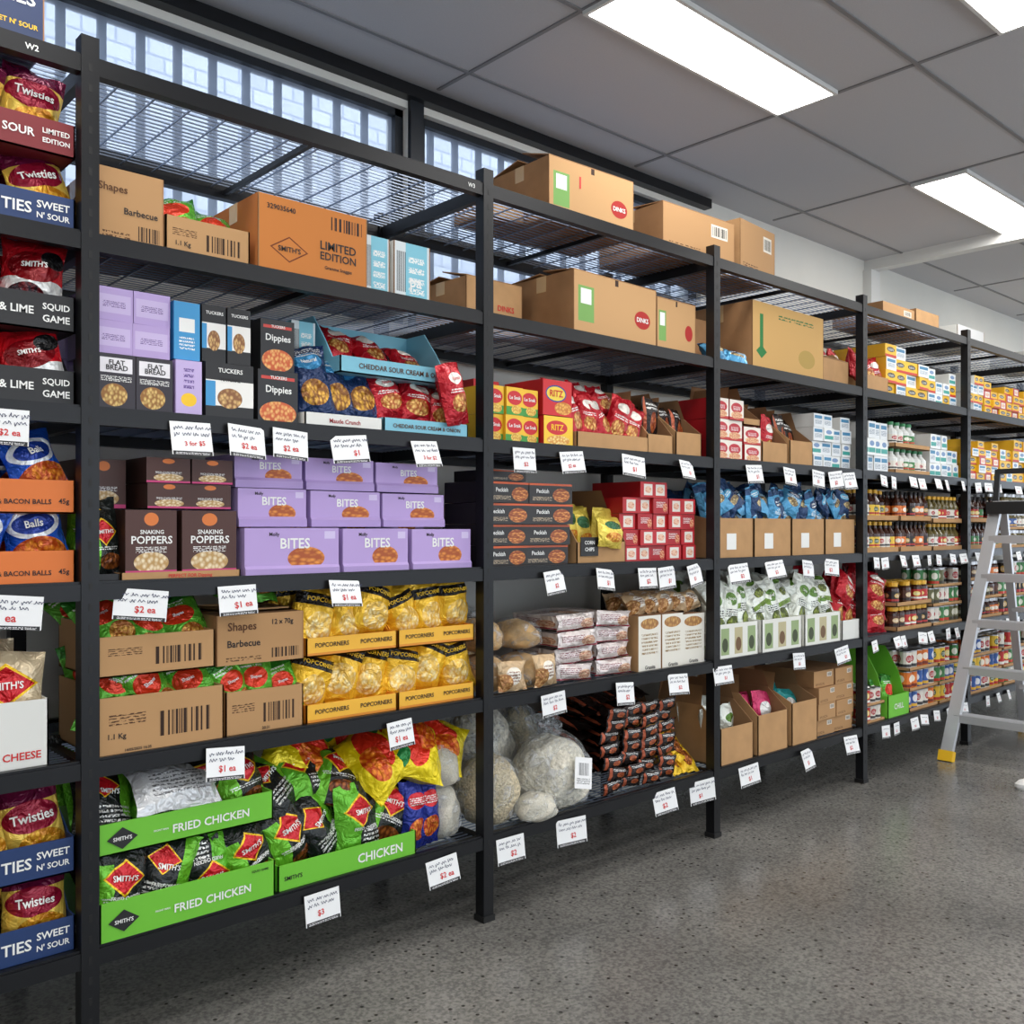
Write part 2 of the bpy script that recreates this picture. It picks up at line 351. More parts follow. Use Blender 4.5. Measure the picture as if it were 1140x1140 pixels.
m_navy = lab('bag_navy_crisps', c(28, 50, 92), [('ell', .5, .76, .34, .12, c(60, 140, 190)), ('food', .5, .34, .34, .17, c(235, 180, 70), c(130, 80, 30)), ('txt', .5, .9, .4, .06, WHITE)], .28)
m_redb = lab('bag_red_crisps', c(182, 20, 36), [('ell', .5, .74, .28, .10, c(240, 235, 225)), ('food', .5, .34, .3, .15, c(238, 195, 110), c(160, 80, 30)), ('txt', .5, .55, .3, .04, WHITE, 1)], .28)
m_yelb = lab('bag_yellow_big', c(238, 214, 20), [('ell', .45, .55, .36, .24, c(225, 50, 30)), ('food', .65, .35, .26, .2, c(250, 150, 30), c(200, 70, 20)), ('ell', .2, .8, .14, .1, c(30, 130, 60))], .25)
m_blub = lab('bag_royal_blue', c(32, 48, 140), [('food', .5, .3, .34, .16, c(240, 150, 50), c(180, 60, 30)), ('ell', .5, .7, .34, .12, RED), ('txt', .5, .7, .25, .06, WHITE)], .3)
m_whtg = lab('bag_white_green', c(232, 236, 226), [('ell', .5, .74, .28, .09, c(90, 130, 50)), ('food', .5, .38, .26, .13, c(150, 165, 70), c(80, 90, 40)), ('rect', .5, .08, .6, .06, c(120, 150, 60)), ('txt', .5, .55, .3, .06, BLACK)], .3)
m_azur = lab('bag_azure', c(84, 160, 204), [('rect', .5, .93, .6, .05, c(36, 70, 112)), ('ell', .5, .76, .32, .09, c(30, 60, 100)), ('txt', .5, .76, .22, .05, WHITE, 1), ('food', .5, .45, .3, .13, c(225, 205, 150), c(120, 100, 70)), ('txt', .5, .62, .35, .05, WHITE)], .28)
m_azur2 = lab('bag_navy_azure', c(32, 62, 104), [('ell', .45, .7, .34, .12, c(90, 170, 210)), ('txt', .45, .7, .24, .06, WHITE, 1), ('food', .55, .38, .28, .13, c(225, 205, 150), c(120, 100, 70))], .28)
m_dark = lab('bag_dark_choc', c(38, 28, 26), [('food', .55, .5, .2, .22, c(225, 130, 70), c(140, 60, 30)), ('rect', .1, .5, .05, .6, c(180, 90, 60)), ('txt', .5, .85, .3, .08, WHITE, 1)], .25)
m_yelp = lab('bag_yellow_packet', c(240, 196, 40), [('food', .5, .4, .3, .25, c(220, 130, 50), c(120, 60, 20))], .3)
m_bread = lab('bag_bread', c(206, 176, 136), [('ell', .5, .5, .28, .3, c(235, 228, 214)), ('txt', .5, .5, .22, .2, c(120, 60, 30)), ('food', .15, .3, .3, .3, c(205, 160, 100), c(150, 100, 55))], .2)
m_wpk = lab('pack_white_wafer', c(226, 216, 212), [('food', .75, .4, .22, .3, c(170, 90, 60), c(225, 190, 160)), ('txt', .35, .6, .28, .2, c(120, 20, 50)), ('rect', .5, .06, .6, .05, c(150, 40, 60))], .25)
m_pink = lab('bag_pink', c(214, 60, 110), [('ell', .5, .6, .3, .2, WHITE)], .3); m_teal = lab('bag_teal', c(40, 150, 150), [('ell', .5, .6, .3, .2, WHITE)], .3)

green_t = mat('tray_green', c(112, 194, 54), .5); black_t = mat('tray_black', c(30, 30, 32), .5); navy_t = mat('tray_navy', c(30, 56, 104), .5)
maroon_t = mat('tray_maroon', c(122, 30, 36), .5); orange_t = mat('tray_orange', c(222, 116, 42), .5); yel_t = lab('tray_yellow', c(244, 184, 56), [('rect', .5, .1, .6, .1, c(224, 140, 40))], .5)
lblue_t = mat('tray_light_blue', c(126, 192, 212), .5); white_t = mat('tray_white', c(228, 228, 222), .5); crim_t = mat('tray_crimson', c(160, 30, 40), .5)

bx_flat = lab('box_flat_bread', c(44, 38, 48), [('rect', .5, .8, .42, .13, c(236, 232, 236)), ('food', .45, .28, .34, .2, c(232, 200, 120), c(150, 100, 40)), ('txt', .5, .57, .4, .05, WHITE)], .45)
bx_lav = lab('box_lavender', c(186, 162, 214), [('rect', .5, .5, .44, .28, c(204, 186, 226)), ('txt', .5, .5, .3, .1, c(100, 70, 140))], .5)
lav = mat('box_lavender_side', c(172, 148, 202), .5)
bx_blue = lab('box_sky_blue', c(60, 150, 205), [('rect', .5, .6, .3, .12, WHITE), ('txt', .5, .3, .3, .12, WHITE)], .45)
bx_tuck = lab('box_tucker', c(240, 238, 232), [('rect', .5, .85, .6, .16, c(26, 26, 28)), ('rect', .5, .12, .6, .12, c(26, 26, 28)), ('food', .5, .38, .26, .18, c(230, 190, 120), c(140, 90, 50)), ('rect', .1, .45, .1, .22, c(60, 150, 205))], .45)
bx_dip = lab('box_dip', c(26, 26, 30), [('food', .5, .2, .46, .22, c(240, 190, 110), c(205, 90, 40)), ('rect', .5, .86, .42, .03, c(200, 60, 50))], .4)
bx_poper = lab('box_popper', c(76, 42, 34), [('ell', .5, .86, .14, .1, c(220, 120, 50)), ('food', .5, .2, .34, .16, c(240, 225, 190), c(190, 150, 90)), ('rect', .5, .04, .6, .04, c(200, 60, 120)), ('txt', .5, .4, .3, .05, WHITE)], .5)
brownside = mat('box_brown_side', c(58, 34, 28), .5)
bx_bites = lab('box_bites', c(184, 158, 214), [('food', .64, .36, .2, .24, c(232, 150, 60), c(170, 80, 30)), ('rect', .5, .02, .6, .04, c(120, 90, 170)), ('rect', .9, .85, .06, .08, c(210, 196, 232))], .5)
bx_snak = lab('box_snak', c(240, 190, 40), [('rect', .5, .1, .6, .2, c(60, 150, 60)), ('ell', .5, .62, .44, .26, c(205, 30, 40)), ('food', .6, .2, .3, .16, c(245, 220, 110), c(210, 150, 50))], .45)
bx_ritz = lab('box_ritz', c(204, 26, 34), [('ell', .45, .62, .36, .24, c(30, 60, 140)), ('ell', .45, .62, .32, .2, c(240, 210, 70)), ('food', .7, .22, .3, .18, c(240, 190, 90), c(200, 120, 40))], .45)
bx_ritzy = lab('box_ritz_yellow', c(245, 200, 50), [('ell', .45, .62, .36, .24, c(205, 30, 40)), ('food', .5, .2, .4, .16, c(250, 230, 150), c(220, 150, 60))], .45)
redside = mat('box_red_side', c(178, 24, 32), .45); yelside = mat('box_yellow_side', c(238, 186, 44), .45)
bx_peck = lab('box_black_cracker', c(36, 32, 32), [('food', .74, .42, .2, .34, c(235, 160, 80), c(150, 70, 30)), ('rect', .5, .94, .6, .05, c(210, 90, 40)), ('txt', .3, .25, .22, .1, c(200, 180, 150))], .4)
m_corn = lab('bag_corn_chip', c(240, 214, 90), [('ell', .5, .68, .36, .13, c(40, 100, 60)), ('food', .5, .3, .34, .15, c(250, 200, 80), c(210, 120, 40))], .45)
bx_rw = lab('box_red_white', c(190, 30, 40), [('rect', .55, .5, .3, .36, c(236, 228, 218)), ('food', .55, .5, .22, .22, c(205, 80, 60), c(240, 200, 170))], .45)
bx_rw2 = lab('box_red_pack', c(176, 26, 38), [('txt', .5, .6, .3, .2, WHITE, 2), ('food', .8, .4, .15, .3, c(240, 200, 150), c(200, 90, 60))], .45)
bx_gran = lab('box_granita', c(234, 230, 218), [('txt', .5, .5, .36, .2, c(150, 120, 70), 3), ('food', .5, .85, .4, .1, c(215, 170, 100), c(160, 110, 60))], .5)
bx_juice = lab('box_fruit', c(236, 226, 214), [('ell', .5, .6, .4, .26, c(190, 30, 45)), ('rect', .5, .06, .6, .08, c(190, 40, 40)), ('food', .5, .25, .4, .18, c(200, 60, 60), c(230, 190, 140)), ('txt', .5, .6, .25, .1, WHITE)], .45)
bx_wb = lab('box_white_blue', c(228, 232, 234), [('rect', .5, .75, .4, .12, c(60, 130, 170)), ('txt', .5, .4, .36, .16, c(50, 90, 120), 2)], .45)
bx_yb = lab('box_yellow_tea', c(240, 188, 30), [('ell', .5, .6, .34, .2, c(40, 30, 20)), ('rect', .5, .1, .6, .1, c(200, 50, 30)), ('txt', .5, .6, .25, .1, WHITE)], .45)
bx_wt = lab('box_white_teal', c(236, 238, 236), [('rect', .5, .3, .44, .14, c(60, 160, 150)), ('ell', .5, .7, .3, .16, c(120, 150, 190))], .45)
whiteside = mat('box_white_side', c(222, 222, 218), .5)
k_print = lab('carton_barcode', c(186, 144, 98), [('bar', .68, .45, .22, .22, c(50, 30, 20)), ('txt', .22, .62, .14, .1, c(80, 50, 30), 2)], .85)
k_text = lab('carton_printed', c(182, 140, 95), [('txt', .3, .18, .22, .08, c(90, 60, 36), 2), ('rect', .78, .72, .12, .14, c(225, 218, 205)), ('bar', .78, .72, .10, .1, c(40, 35, 30))], .85)
k_bbq = lab('carton_bbq', c(182, 140, 95), [('bar', .78, .18, .16, .1, c(50, 34, 24)), ('txt', .3, .12, .2, .05, c(90, 60, 36), 1)], .85)
k_orange = lab('carton_orange', c(196, 120, 54), [('bar', .80, .82, .15, .09, c(40, 30, 30)), ('dia', .27, .34, .17, .17, c(110, 50, 20)), ('dia', .27, .34, .15, .15, c(196, 120, 54))], .8)
k_wb = lab('carton_white_blue', c(214, 222, 224), [('rect', .62, .5, .3, .5, c(130, 196, 214)), ('bar', .2, .5, .14, .34, c(30, 30, 30)), ('txt', .62, .5, .22, .35, WHITE, 2)], .7)
t_pouch = lab('tray_white_printed', c(230, 230, 222), [('rect', .17, .5, .1, .38, c(150, 170, 120)), ('rect', .5, .5, .1, .38, c(190, 180, 140)), ('rect', .83, .5, .1, .38, c(150, 170, 120)), ('ell', .17, .4, .07, .2, c(60, 70, 40)), ('ell', .5, .4, .07, .2, c(110, 80, 50)), ('ell', .83, .4, .07, .2, c(60, 70, 40))], .5)

# clear plastic film
film, nt, b = base_mat('clear_plastic_film'); N = nt.nodes.new; nt.nodes.remove(b)
t_ = N('ShaderNodeBsdfTransparent'); t_.inputs[0].default_value = (.97, .98, .98, 1)
d_ = N('ShaderNodeBsdfPrincipled'); d_.inputs['Base Color'].default_value = c(225, 228, 232); d_.inputs['Roughness'].default_value = .1
tc = N('ShaderNodeTexCoord'); n_ = N('ShaderNodeTexNoise'); n_.inputs['Scale'].default_value = 14; n_.inputs['Detail'].default_value = 3; n_.inputs['Distortion'].default_value = 1.8
bp = N('ShaderNodeBump'); bp.inputs['Strength'].default_value = 1; bp.inputs['Distance'].default_value = .05
mr = N('ShaderNodeMapRange'); mr.inputs[1].default_value = .48; mr.inputs[2].default_value = .72; mr.inputs[3].default_value = .08; mr.inputs[4].default_value = .55
m_ = N('ShaderNodeMixShader'); Lk = nt.links.new
Lk(tc.outputs['Object'], n_.inputs['Vector']); Lk(n_.outputs['Fac'], bp.inputs['Height']); Lk(bp.outputs['Normal'], d_.inputs['Normal']); Lk(n_.outputs['Fac'], mr.inputs[0])
Lk(mr.outputs[0], m_.inputs[0]); Lk(t_.outputs[0], m_.inputs[1]); Lk(d_.outputs[0], m_.inputs[2]); Lk(m_.outputs[0], nt.nodes['Material Output'].inputs[0])

# ------------------------------------------------------------------ generic stock makers
def carton(name, x0, x1, z0, h, y0=.03, dep=.3, fm=None, sm=None, texts=(), rz=0, flap=0):
    b = MB(); fm = fm or kraft; sm = sm or kraft
    cx, cy = (x0+x1)/2, y0+dep/2
    b.T = Matrix.Translation((cx, cy, z0+.0015)) @ Matrix.Rotation(rz, 4, 'Z')
    w, d = (x1-x0)/2, dep/2
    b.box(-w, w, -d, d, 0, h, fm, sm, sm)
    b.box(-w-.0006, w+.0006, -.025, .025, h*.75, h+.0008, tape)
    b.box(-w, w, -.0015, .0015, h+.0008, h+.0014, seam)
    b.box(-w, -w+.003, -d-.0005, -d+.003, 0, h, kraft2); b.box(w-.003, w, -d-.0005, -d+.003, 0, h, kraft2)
    if flap:
        f = d*.95
        b.prism([(-d, h), (-d+f*math.cos(flap), h+f*math.sin(flap)), (-d+f*math.cos(flap), h+f*math.sin(flap)+.004), (-d, h+.004)], -w, w, sm)
        b.prism([(d, h), (d-f*math.cos(flap*.6), h+f*math.sin(flap*.6)), (d-f*math.cos(flap*.6), h+f*math.sin(flap*.6)+.004), (d, h+.004)], -w, w, sm)
    for (t, u, v, th, m, mw) in texts: b.text(t, (u-.5)*2*w, -d-.0012, v*h, th*h, m, mw*2*w)
    return b.done(name)
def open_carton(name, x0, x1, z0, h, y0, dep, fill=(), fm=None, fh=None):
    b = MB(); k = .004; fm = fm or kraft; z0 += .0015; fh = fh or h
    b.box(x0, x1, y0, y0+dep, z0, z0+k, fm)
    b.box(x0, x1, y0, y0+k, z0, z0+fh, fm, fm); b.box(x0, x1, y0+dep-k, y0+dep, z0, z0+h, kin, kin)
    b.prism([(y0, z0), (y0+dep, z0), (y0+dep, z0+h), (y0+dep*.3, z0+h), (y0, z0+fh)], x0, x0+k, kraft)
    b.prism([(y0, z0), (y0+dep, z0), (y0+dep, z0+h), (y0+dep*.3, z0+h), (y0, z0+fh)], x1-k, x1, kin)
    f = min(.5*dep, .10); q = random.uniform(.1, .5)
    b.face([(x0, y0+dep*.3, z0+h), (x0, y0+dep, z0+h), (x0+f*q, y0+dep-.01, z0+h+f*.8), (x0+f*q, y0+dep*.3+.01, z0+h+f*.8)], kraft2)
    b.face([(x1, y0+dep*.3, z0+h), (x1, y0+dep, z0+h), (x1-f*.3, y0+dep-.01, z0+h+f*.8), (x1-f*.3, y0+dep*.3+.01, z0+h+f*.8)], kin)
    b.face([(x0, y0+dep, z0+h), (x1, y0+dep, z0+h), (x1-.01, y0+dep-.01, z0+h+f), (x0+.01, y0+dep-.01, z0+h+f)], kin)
    for j, (m, n, bw, bh, t) in enumerate(fill):
        for rr in range(2):
            for i in range(n):
                b.bag(x0+(x1-x0)*(i+.5)/n, y0+dep*(.3+.3*rr), z0+.012+random.uniform(0, .03), bw, bh, t, m, random.uniform(0, .25), random.uniform(-.2, .2), random.uniform(-.3, .3), random.randint(0, 999))
    return b.done(name)
def tray_bags(name, x0, x1, z0, fh, bh, tm, bags, n, rows, bw, bhh, t, dep=.26, y0=.01, ttexts=(), btexts=(), lean=.12, lift=.008, im=None, jr=.12, b=None, hj=.07):
    own = b is None; b = b or MB(); z0 += .0015
    b.tray(x0, x1, y0, y0+dep, z0, fh, bh, tm, im or tm)
    for j in range(rows):
        yy = y0+.012+t/2+(dep-.03-t)*(j/max(1, rows-1)) if rows > 1 else y0+dep*.4
        for i in range(n):
            m = bags[(i+j) % len(bags)]
            wj = (x1-x0-.01)/n
            b.bag(x0+.005+wj*(i+.5)+random.uniform(-.01, .01), yy+random.uniform(-.006, .006), z0+lift+random.uniform(0, .03)+j*.012,
                  bw, bhh*random.uniform(1-hj, 1+hj), t*random.uniform(.85, 1.1), m, lean+random.uniform(-.08, .12), random.uniform(-.28, .28), random.uniform(-jr, jr), random.randint(0, 9999), btexts if j < 2 else ())
    for (tx, u, v, th, m, mw) in ttexts: b.text(tx, x0+u*(x1-x0), y0-.0015, z0+v*fh, th*fh, m, mw*(x1-x0))
    if own: return b.done(name)
def stack(name, x0, x1, cols, z0, z1, rows, fm, sm, y0=.02, dep=.2, texts=(), tm=None, jit=.008, drop=0, b=None):
    own = b is None; b = b or MB(); w = (x1-x0)/cols; h = (z1-z0-.002)/rows
    for i in range(cols):
        for j in range(rows):
            if drop and j == rows-1 and random.random() < drop: continue
            yy = y0+random.uniform(0, jit); xa = x0+w*i+.001; za = z0+.0015+h*j
            f = fm[(i*2+j) % len(fm)] if isinstance(fm, list) else fm
            o = b.T.copy(); b.T = o @ Matrix.Translation((xa+w/2, yy+dep/2, 0)) @ Matrix.Rotation(random.uniform(-1, 1)*jit*2.6, 4, 'Z') @ Matrix.Translation((-xa-w/2, -yy-dep/2, 0))
            b.box(xa, xa+w-.003, yy, yy+dep, za, za+h-.0015, f, sm, tm or sm)
            for (tx, u, v, th, m, mw) in texts: b.text(tx, xa+u*w, yy-.001, za+v*h, th*h, m, mw*w)
            b.T = o
    if own: return b.done(name)

SMITH = [("SMITH'S", .5, .64, .07, white_i, .46)]
SMITHD = SMITH+[('FRIED CHICKEN', .55, .42, .05, white_i, .55)]
# ============ bay left of first visible post
XA, XB = .33, .765
carton('cardboard_carton', .42, .698, S[5], .24, .02, .3, lab('carton_navy', c(34, 52, 92), []), navy_t, [('TIES', .78, .45, .2, white_i, .3), ("SWEET N' SOUR", .74, .18, .09, yel_i, .42)])
def two_tiers(name, x0, x1, z0, gap, fh, t1, t2, bags, n, bw, bh_, t, tt1, tt2, bt, dep=.27, rows=2, **kw):
    b = MB()
    tray_bags('', x0, x1, z0, fh, gap, t1, bags, n, rows, bw, bh_, t, dep, ttexts=tt1, btexts=bt, b=b, **kw)
    tray_bags('', x0, x1, z0+gap, fh, gap*.8, t2, bags, n, rows, bw, bh_, t, dep, ttexts=tt2, btexts=bt, b=b, **kw)
    return b.done(name)
TW = [('Twisties', .5, .6, .11, white_i, .7)]
SN = [('TIES', .70, .5, .45, white_i, .15), ("SWEET", .885, .66, .22, white_i, .17), ("N' SOUR", .885, .34, .22, white_i, .17)]
two_tiers('chip_display_trays', XA, XB, S[4], .178, .08, navy_t, maroon_t, [m_twi], 3, .145, .175, .075, SN,
          [('SOUR', .71, .5, .42, white_i, .16), ('LIMITED', .9, .64, .2, white_i, .14), ('EDITION', .9, .36, .2, white_i, .14)], TW, jr=.4)
SQ = [('& LIME', .70, .5, .3, white_i, .17), ('SQUID', .9, .64, .26, white_i, .14), ('GAME', .9, .32, .26, white_i, .14)]
two_tiers('chip_display_trays', XA, XB, S[3], .178, .085, black_t, black_t, [m_squid], 3, .145, .18, .075, SQ, SQ, SMITH, jr=.35)
CB = [('& BACON BALLS', .74, .35, .2, black_i, .27), ('45g', .94, .35, .2, black_i, .07)]
two_tiers('snack_display_trays', XA, XB, S[2], .168, .08, orange_t, orange_t, [m_blueb], 3, .145, .17, .075, CB, CB, [('Balls', .5, .68, .1, white_i, .5)], jr=.45)
m_chs = lab('bag_cheese', c(226, 206, 170), [('dia', .5, .7, .44, .2, YEL), ('dia', .5, .7, .39, .17, RED), ('food', .5, .3, .34, .13, c(245, 200, 90), c(190, 120, 40))], .28)
tray_bags('chip_display_carton', .36, .705, S[1], .16, .17, white_t, [m_chs], 2, 2, .17, .27, .08, .28, .01, [('CHEESE', .83, .2, .14, red_i, .24)], [("SMITH'S", .5, .7, .07, white_i, .55)], im=white_t)
two_tiers('chip_display_trays', XA, XB, S[0], .19, .085, navy_t, navy_t, [m_twi, m_twi], 3, .15, .2, .08, SN, SN, TW, jr=.35)

# ============ bay A-B
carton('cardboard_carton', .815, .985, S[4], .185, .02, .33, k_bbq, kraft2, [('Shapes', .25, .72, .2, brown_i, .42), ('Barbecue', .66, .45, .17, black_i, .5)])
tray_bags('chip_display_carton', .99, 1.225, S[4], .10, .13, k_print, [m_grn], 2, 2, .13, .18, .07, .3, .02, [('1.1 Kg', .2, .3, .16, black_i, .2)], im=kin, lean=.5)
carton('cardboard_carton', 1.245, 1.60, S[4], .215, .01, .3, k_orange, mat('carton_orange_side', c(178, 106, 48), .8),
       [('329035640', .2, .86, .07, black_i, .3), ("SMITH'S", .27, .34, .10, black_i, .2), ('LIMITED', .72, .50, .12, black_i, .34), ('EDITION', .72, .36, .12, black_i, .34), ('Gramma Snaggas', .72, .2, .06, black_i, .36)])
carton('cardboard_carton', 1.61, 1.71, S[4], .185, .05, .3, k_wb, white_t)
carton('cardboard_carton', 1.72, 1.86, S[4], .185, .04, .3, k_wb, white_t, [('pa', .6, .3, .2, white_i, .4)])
b = MB()
stack('', .815, 1.01, 2, S[3], 1.735, 1, bx_flat, brownside, .012, .17, [('FLAT', .5, .84, .09, black_i, .5), ('BREAD', .5, .75, .09, black_i, .6)], b=b)
stack('', .815, 1.01, 2, 1.735, 1.905, 2, bx_lav, lav, .03, .2, b=b, jit=.015)
stack('', .815, 1.01, 2, S[3], 1.905, 4, bx_lav, lav, .24, .2, b=b)
b.done('cracker_boxes')
b = MB()
stack('', 1.015, 1.088, 1, S[3], 1.74, 1, lab('box_lav_open', c(196, 176, 222), [('ell', .5, .3, .3, .12, YEL), ('txt', .5, .7, .2, .2, c(90, 60, 140), 2)], .5), lav, .012, .2, b=b)
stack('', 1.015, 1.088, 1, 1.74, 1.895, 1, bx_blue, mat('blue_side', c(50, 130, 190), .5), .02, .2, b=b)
b.done('cracker_boxes')
b = MB()
stack('', 1.095, 1.235, 1, S[3], 1.745, 1, bx_tuck, black_t, .012, .16, [('TUCKERS', .5, .86, .08, white_i, .6), ('NATURAL', .5, .7, .06, black_i, .4)], b=b)
stack('', 1.095, 1.235, 2, 1.745, 1.9, 1, bx_tuck, black_t, .03, .16, [('TUCKERS', .5, .86, .07, white_i, .7)], b=b)
b.done('cracker_boxes')
b = MB()
stack('', 1.245, 1.372, 1, S[3], 1.742, 1, bx_dip, black_t, .012, .16, [('TUCKERS', .5, .86, .06, white_i, .4), ('Dippies', .5, .62, .17, white_i, .8)], b=b)
stack('', 1.265, 1.372, 1, 1.742, 1.888, 1, bx_dip, black_t, .03, .16, [('TUCKERS', .5, .86, .06, white_i, .4), ('Dippies', .5, .62, .17, white_i, .8)], b=b)
b.done('cracker_boxes')
b = MB()
tray_bags('', 1.385, 1.65, S[3], .04, .17, white_t, [m_navy], 3, 2, .14, .225, .085, .28, .0, [('Maude Crunch', .5, .5, .5, crim_t, .4)], [('Natural', .5, .76, .05, white_i, .4)], .25, im=lblue_t, b=b, jr=.45)
tray_bags('', 1.655, 1.985, S[3], .045, .17, lblue_t, [m_redb], 3, 2, .14, .17, .08, .28, .0, [('CHEDDAR SOUR CREAM & ONION', .5, .5, .45, brown_i, .8)], [('Natural', .5, .74, .05, red_i, .35)], .35, im=lblue_t, b=b, jr=.6)
tray_bags('', 1.52, 1.95, S[3]+.172, .05, .19, lblue_t, [m_redb], 3, 1, .13, .16, .08, .26, .03, [('CHEDDAR SOUR CREAM & ONION', .55, .5, .45, brown_i, .8)], (), .7, im=lblue_t, b=b, jr=.6)
b.bag(1.92, -.01, S[3]+.04, .12, .2, .07, m_redb, .1, .2, -.2, 5, [('Natural', .5, .74, .05, red_i, .35)])
b.box(1.42, 1.5, .14, .3, S[3]+.18, S[3]+.33, k_wb, lblue_t)
b.done('chip_display_trays')
b = MB()
PT = [('SNAKING', .5, .66, .08, white_i, .45), ('POPPERS', .5, .54, .12, white_i, .8)]
stack('', .885, 1.02, 1, S[2]+.012, 1.348, 1, bx_poper, brownside, .012, .16, PT, b=b)
stack('', 1.032, 1.185, 1, S[2]+.012, 1.348, 1, bx_poper, brownside, .012, .16, PT, b=b)
stack('', .95, 1.185, 2, 1.35, 1.485, 2, bx_poper, brownside, .03, .16, b=b, jit=.02)
stack('', .815, .93, 1, 1.35, 1.48, 1, bx_poper, brownside, .12, .2, b=b)
stack('', .815, 1.185, 3, S[2], 1.35, 2, bx_poper, brownside, .20, .2, b=b)
b.tray(.87, 1.19, .004, .2, S[2]+.001, .022, .03, kraft, kin); b.text('PERFECT FOR Dipping', 1.05, .002, S[2]+.011, .012, red_i, .2)
b.done('snack_boxes')
tray_bags('chip_bags', .815, .872, S[2], .02, .05, black_t, [m_chk], 1, 3, .10, .18, .06, .18, .01, (), SMITH)
BT = [('Molly', .3, .86, .10, black_i, .3), ('BITES', .52, .68, .22, white_i, .56), ('Pizza Flavoured', .5, .11, .08, purp_i, .6)]
b = MB(); ri = random.Random(11)
for (x0, x1, z0, z1, y) in [(1.2, 1.495, S[2], 1.30, .0), (1.51, 1.745, S[2], 1.298, .0), (1.76, 2.005, S[2], 1.296, .0),
                            (1.195, 1.405, 1.302, 1.41, .03), (1.42, 1.66, 1.302, 1.408, .03), (1.67, 1.91, 1.302, 1.406, .03),
                            (1.195, 1.40, 1.411, 1.505, .05), (1.415, 1.65, 1.41, 1.505, .05), (1.66, 1.90, 1.41, 1.502, .05)]:
    b.T = Matrix.Translation((x0, y, 0)) @ Matrix.Rotation(ri.uniform(-.05, .05), 4, 'Z') @ Matrix.Translation((-x0, -y, 0))
    b.box(x0, x1, y, y+.2, z0+.0015, z1, bx_bites, lav, lav)
    for (tx, u, v, th, m, mw) in BT: b.text(tx, x0+u*(x1-x0), y-.001, z0+v*(z1-z0), th*(z1-z0), m, mw*(x1-x0))
    b.prism([(y-.006, z0+.0015), (y, z0+.0015), (y, z0+.03), (y-.006, z0+.022)], x0, x1, lav)
b.T = Matrix()
stack('', 1.2, 2.03, 4, S[2], 1.49, 3, bx_bites, lav, .29, .2, b=b)
b.done('snack_boxes')
SH = [('Shapes', .45, .62, .06, white_i, .45)]
tray_bags('chip_display_carton', .815, 1.14, S[1], .145, .17, k_print, [m_grn], 3, 2, .13, .215, .07, .3, .0, [('1.1 Kg', .14, .32, .12, black_i, .14), ('14/05/2025 16:35', .3, .08, .05, black_i, .3)], SH, .15, im=kin, jr=.6, lift=.02)
tray_bags('chip_display_carton', 1.15, 1.385, S[1], .12, .17, k_print, [m_grn], 3, 2, .11, .195, .07, .3, .01, [('20:31', .5, .1, .07, black_i, .3)], SH, .15, im=kin, jr=.5, lift=.01)
tray_bags('chip_display_carton', .815, 1.115, S[1]+.195, .10, .13, k_print, [m_grn], 3, 2, .14, .19, .07, .3, .0, (), SH, .5, im=kin, jr=.6)
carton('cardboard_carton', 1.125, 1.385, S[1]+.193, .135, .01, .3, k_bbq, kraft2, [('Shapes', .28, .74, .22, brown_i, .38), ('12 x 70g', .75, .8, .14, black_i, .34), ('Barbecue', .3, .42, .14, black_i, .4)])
tray_bags('chip_bags', 1.18, 1.37, S[1]+.33, .008, .01, kraft, [m_grn], 2, 1, .11, .1, .05, .2, .06, (), (), .9)
POPT = [('POPCORNERS', .5, .74, .065, yel_i, .78)]
two = [('POPCORNERS', .27, .6, .34, black_i, .36), ('POPCORNERS', .76, .6, .34, black_i, .36)]
for (x0, x1) in ((1.395, 1.71), (1.715, 2.02)):
    two_tiers('popcorn_display_trays', x0, x1, S[1], .192, .055, yel_t, yel_t, [m_pop], 3, .15, .20, .10, two, two, POPT, .27, jr=.4, lean=.05, hj=.09)
FT = [('FRIED CHICKEN', .62, .45, .32, white_i, .45), ('FRONT MAN', .33, .5, .1, white_i, .08)]
b = MB()
b.tray(.815, 1.285, -.01, .33, S[0]+.0015, .10, .21, green_t, green_t)
b.tray(.815, 1.285, .0, .33, S[0]+.2135, .078, .17, green_t, green_t)
rr = random.Random(21); MM = [m_chk, m_chk3, m_chk2, m_chk]
for j in range(2):
    for i in range(4):
        b.bag(.875+.118*i, .04+.10*j, S[0]+.015+.02*j, .16, .205, .085, MM[(i+j) % 4], rr.uniform(.0, .15), rr.uniform(-.3, .3), rr.choice([-.35, -.1, .15, .3, 3.1]), i*7+j, SMITHD)
for j in range(3):
    for i in range(4):
        b.bag(.87+.12*i, .06+.09*j, S[0]+.225+.03*j, .17, .19, .09, MM[(i+j+1) % 4], rr.uniform(.3, .7), rr.uniform(-.4, .4), rr.uniform(-.7, .7), i*5+j+40, SMITH)
for z, fh, y in ((S[0], .10, -.0125), (S[0]+.212, .078, -.0025)):
    for (tx, u, v, th, m, mw) in FT: b.text(tx, .815+u*.47, y, z+v*fh, th*fh, m, mw*.47)
    zz = z+fh*.5; x = .873
    b.face([(x-.038, y, zz), (x, y, zz-.027), (x+.038, y, zz), (x, y, zz+.027)], black_t); b.text("SMITH'S", x, y-.001, zz, .012, white_i, .046)
b.bag(1.03, .0, S[0]+.295, .24, .14, .06, lab('bag_back_white', c(208, 210, 212), [('txt', .5, .5, .32, .24, c(110, 110, 112), 3)], .2), .8, .1, .05, 3)
b.text('SQUID GAME', 1.24, -.0125, S[0]+.085, .012, black_i, .05)
b.done('chip_display_trays')
b = MB()
b.tray(1.30, 1.775, .0, .34, S[0]+.0015, .075, .20, green_t, green_t)
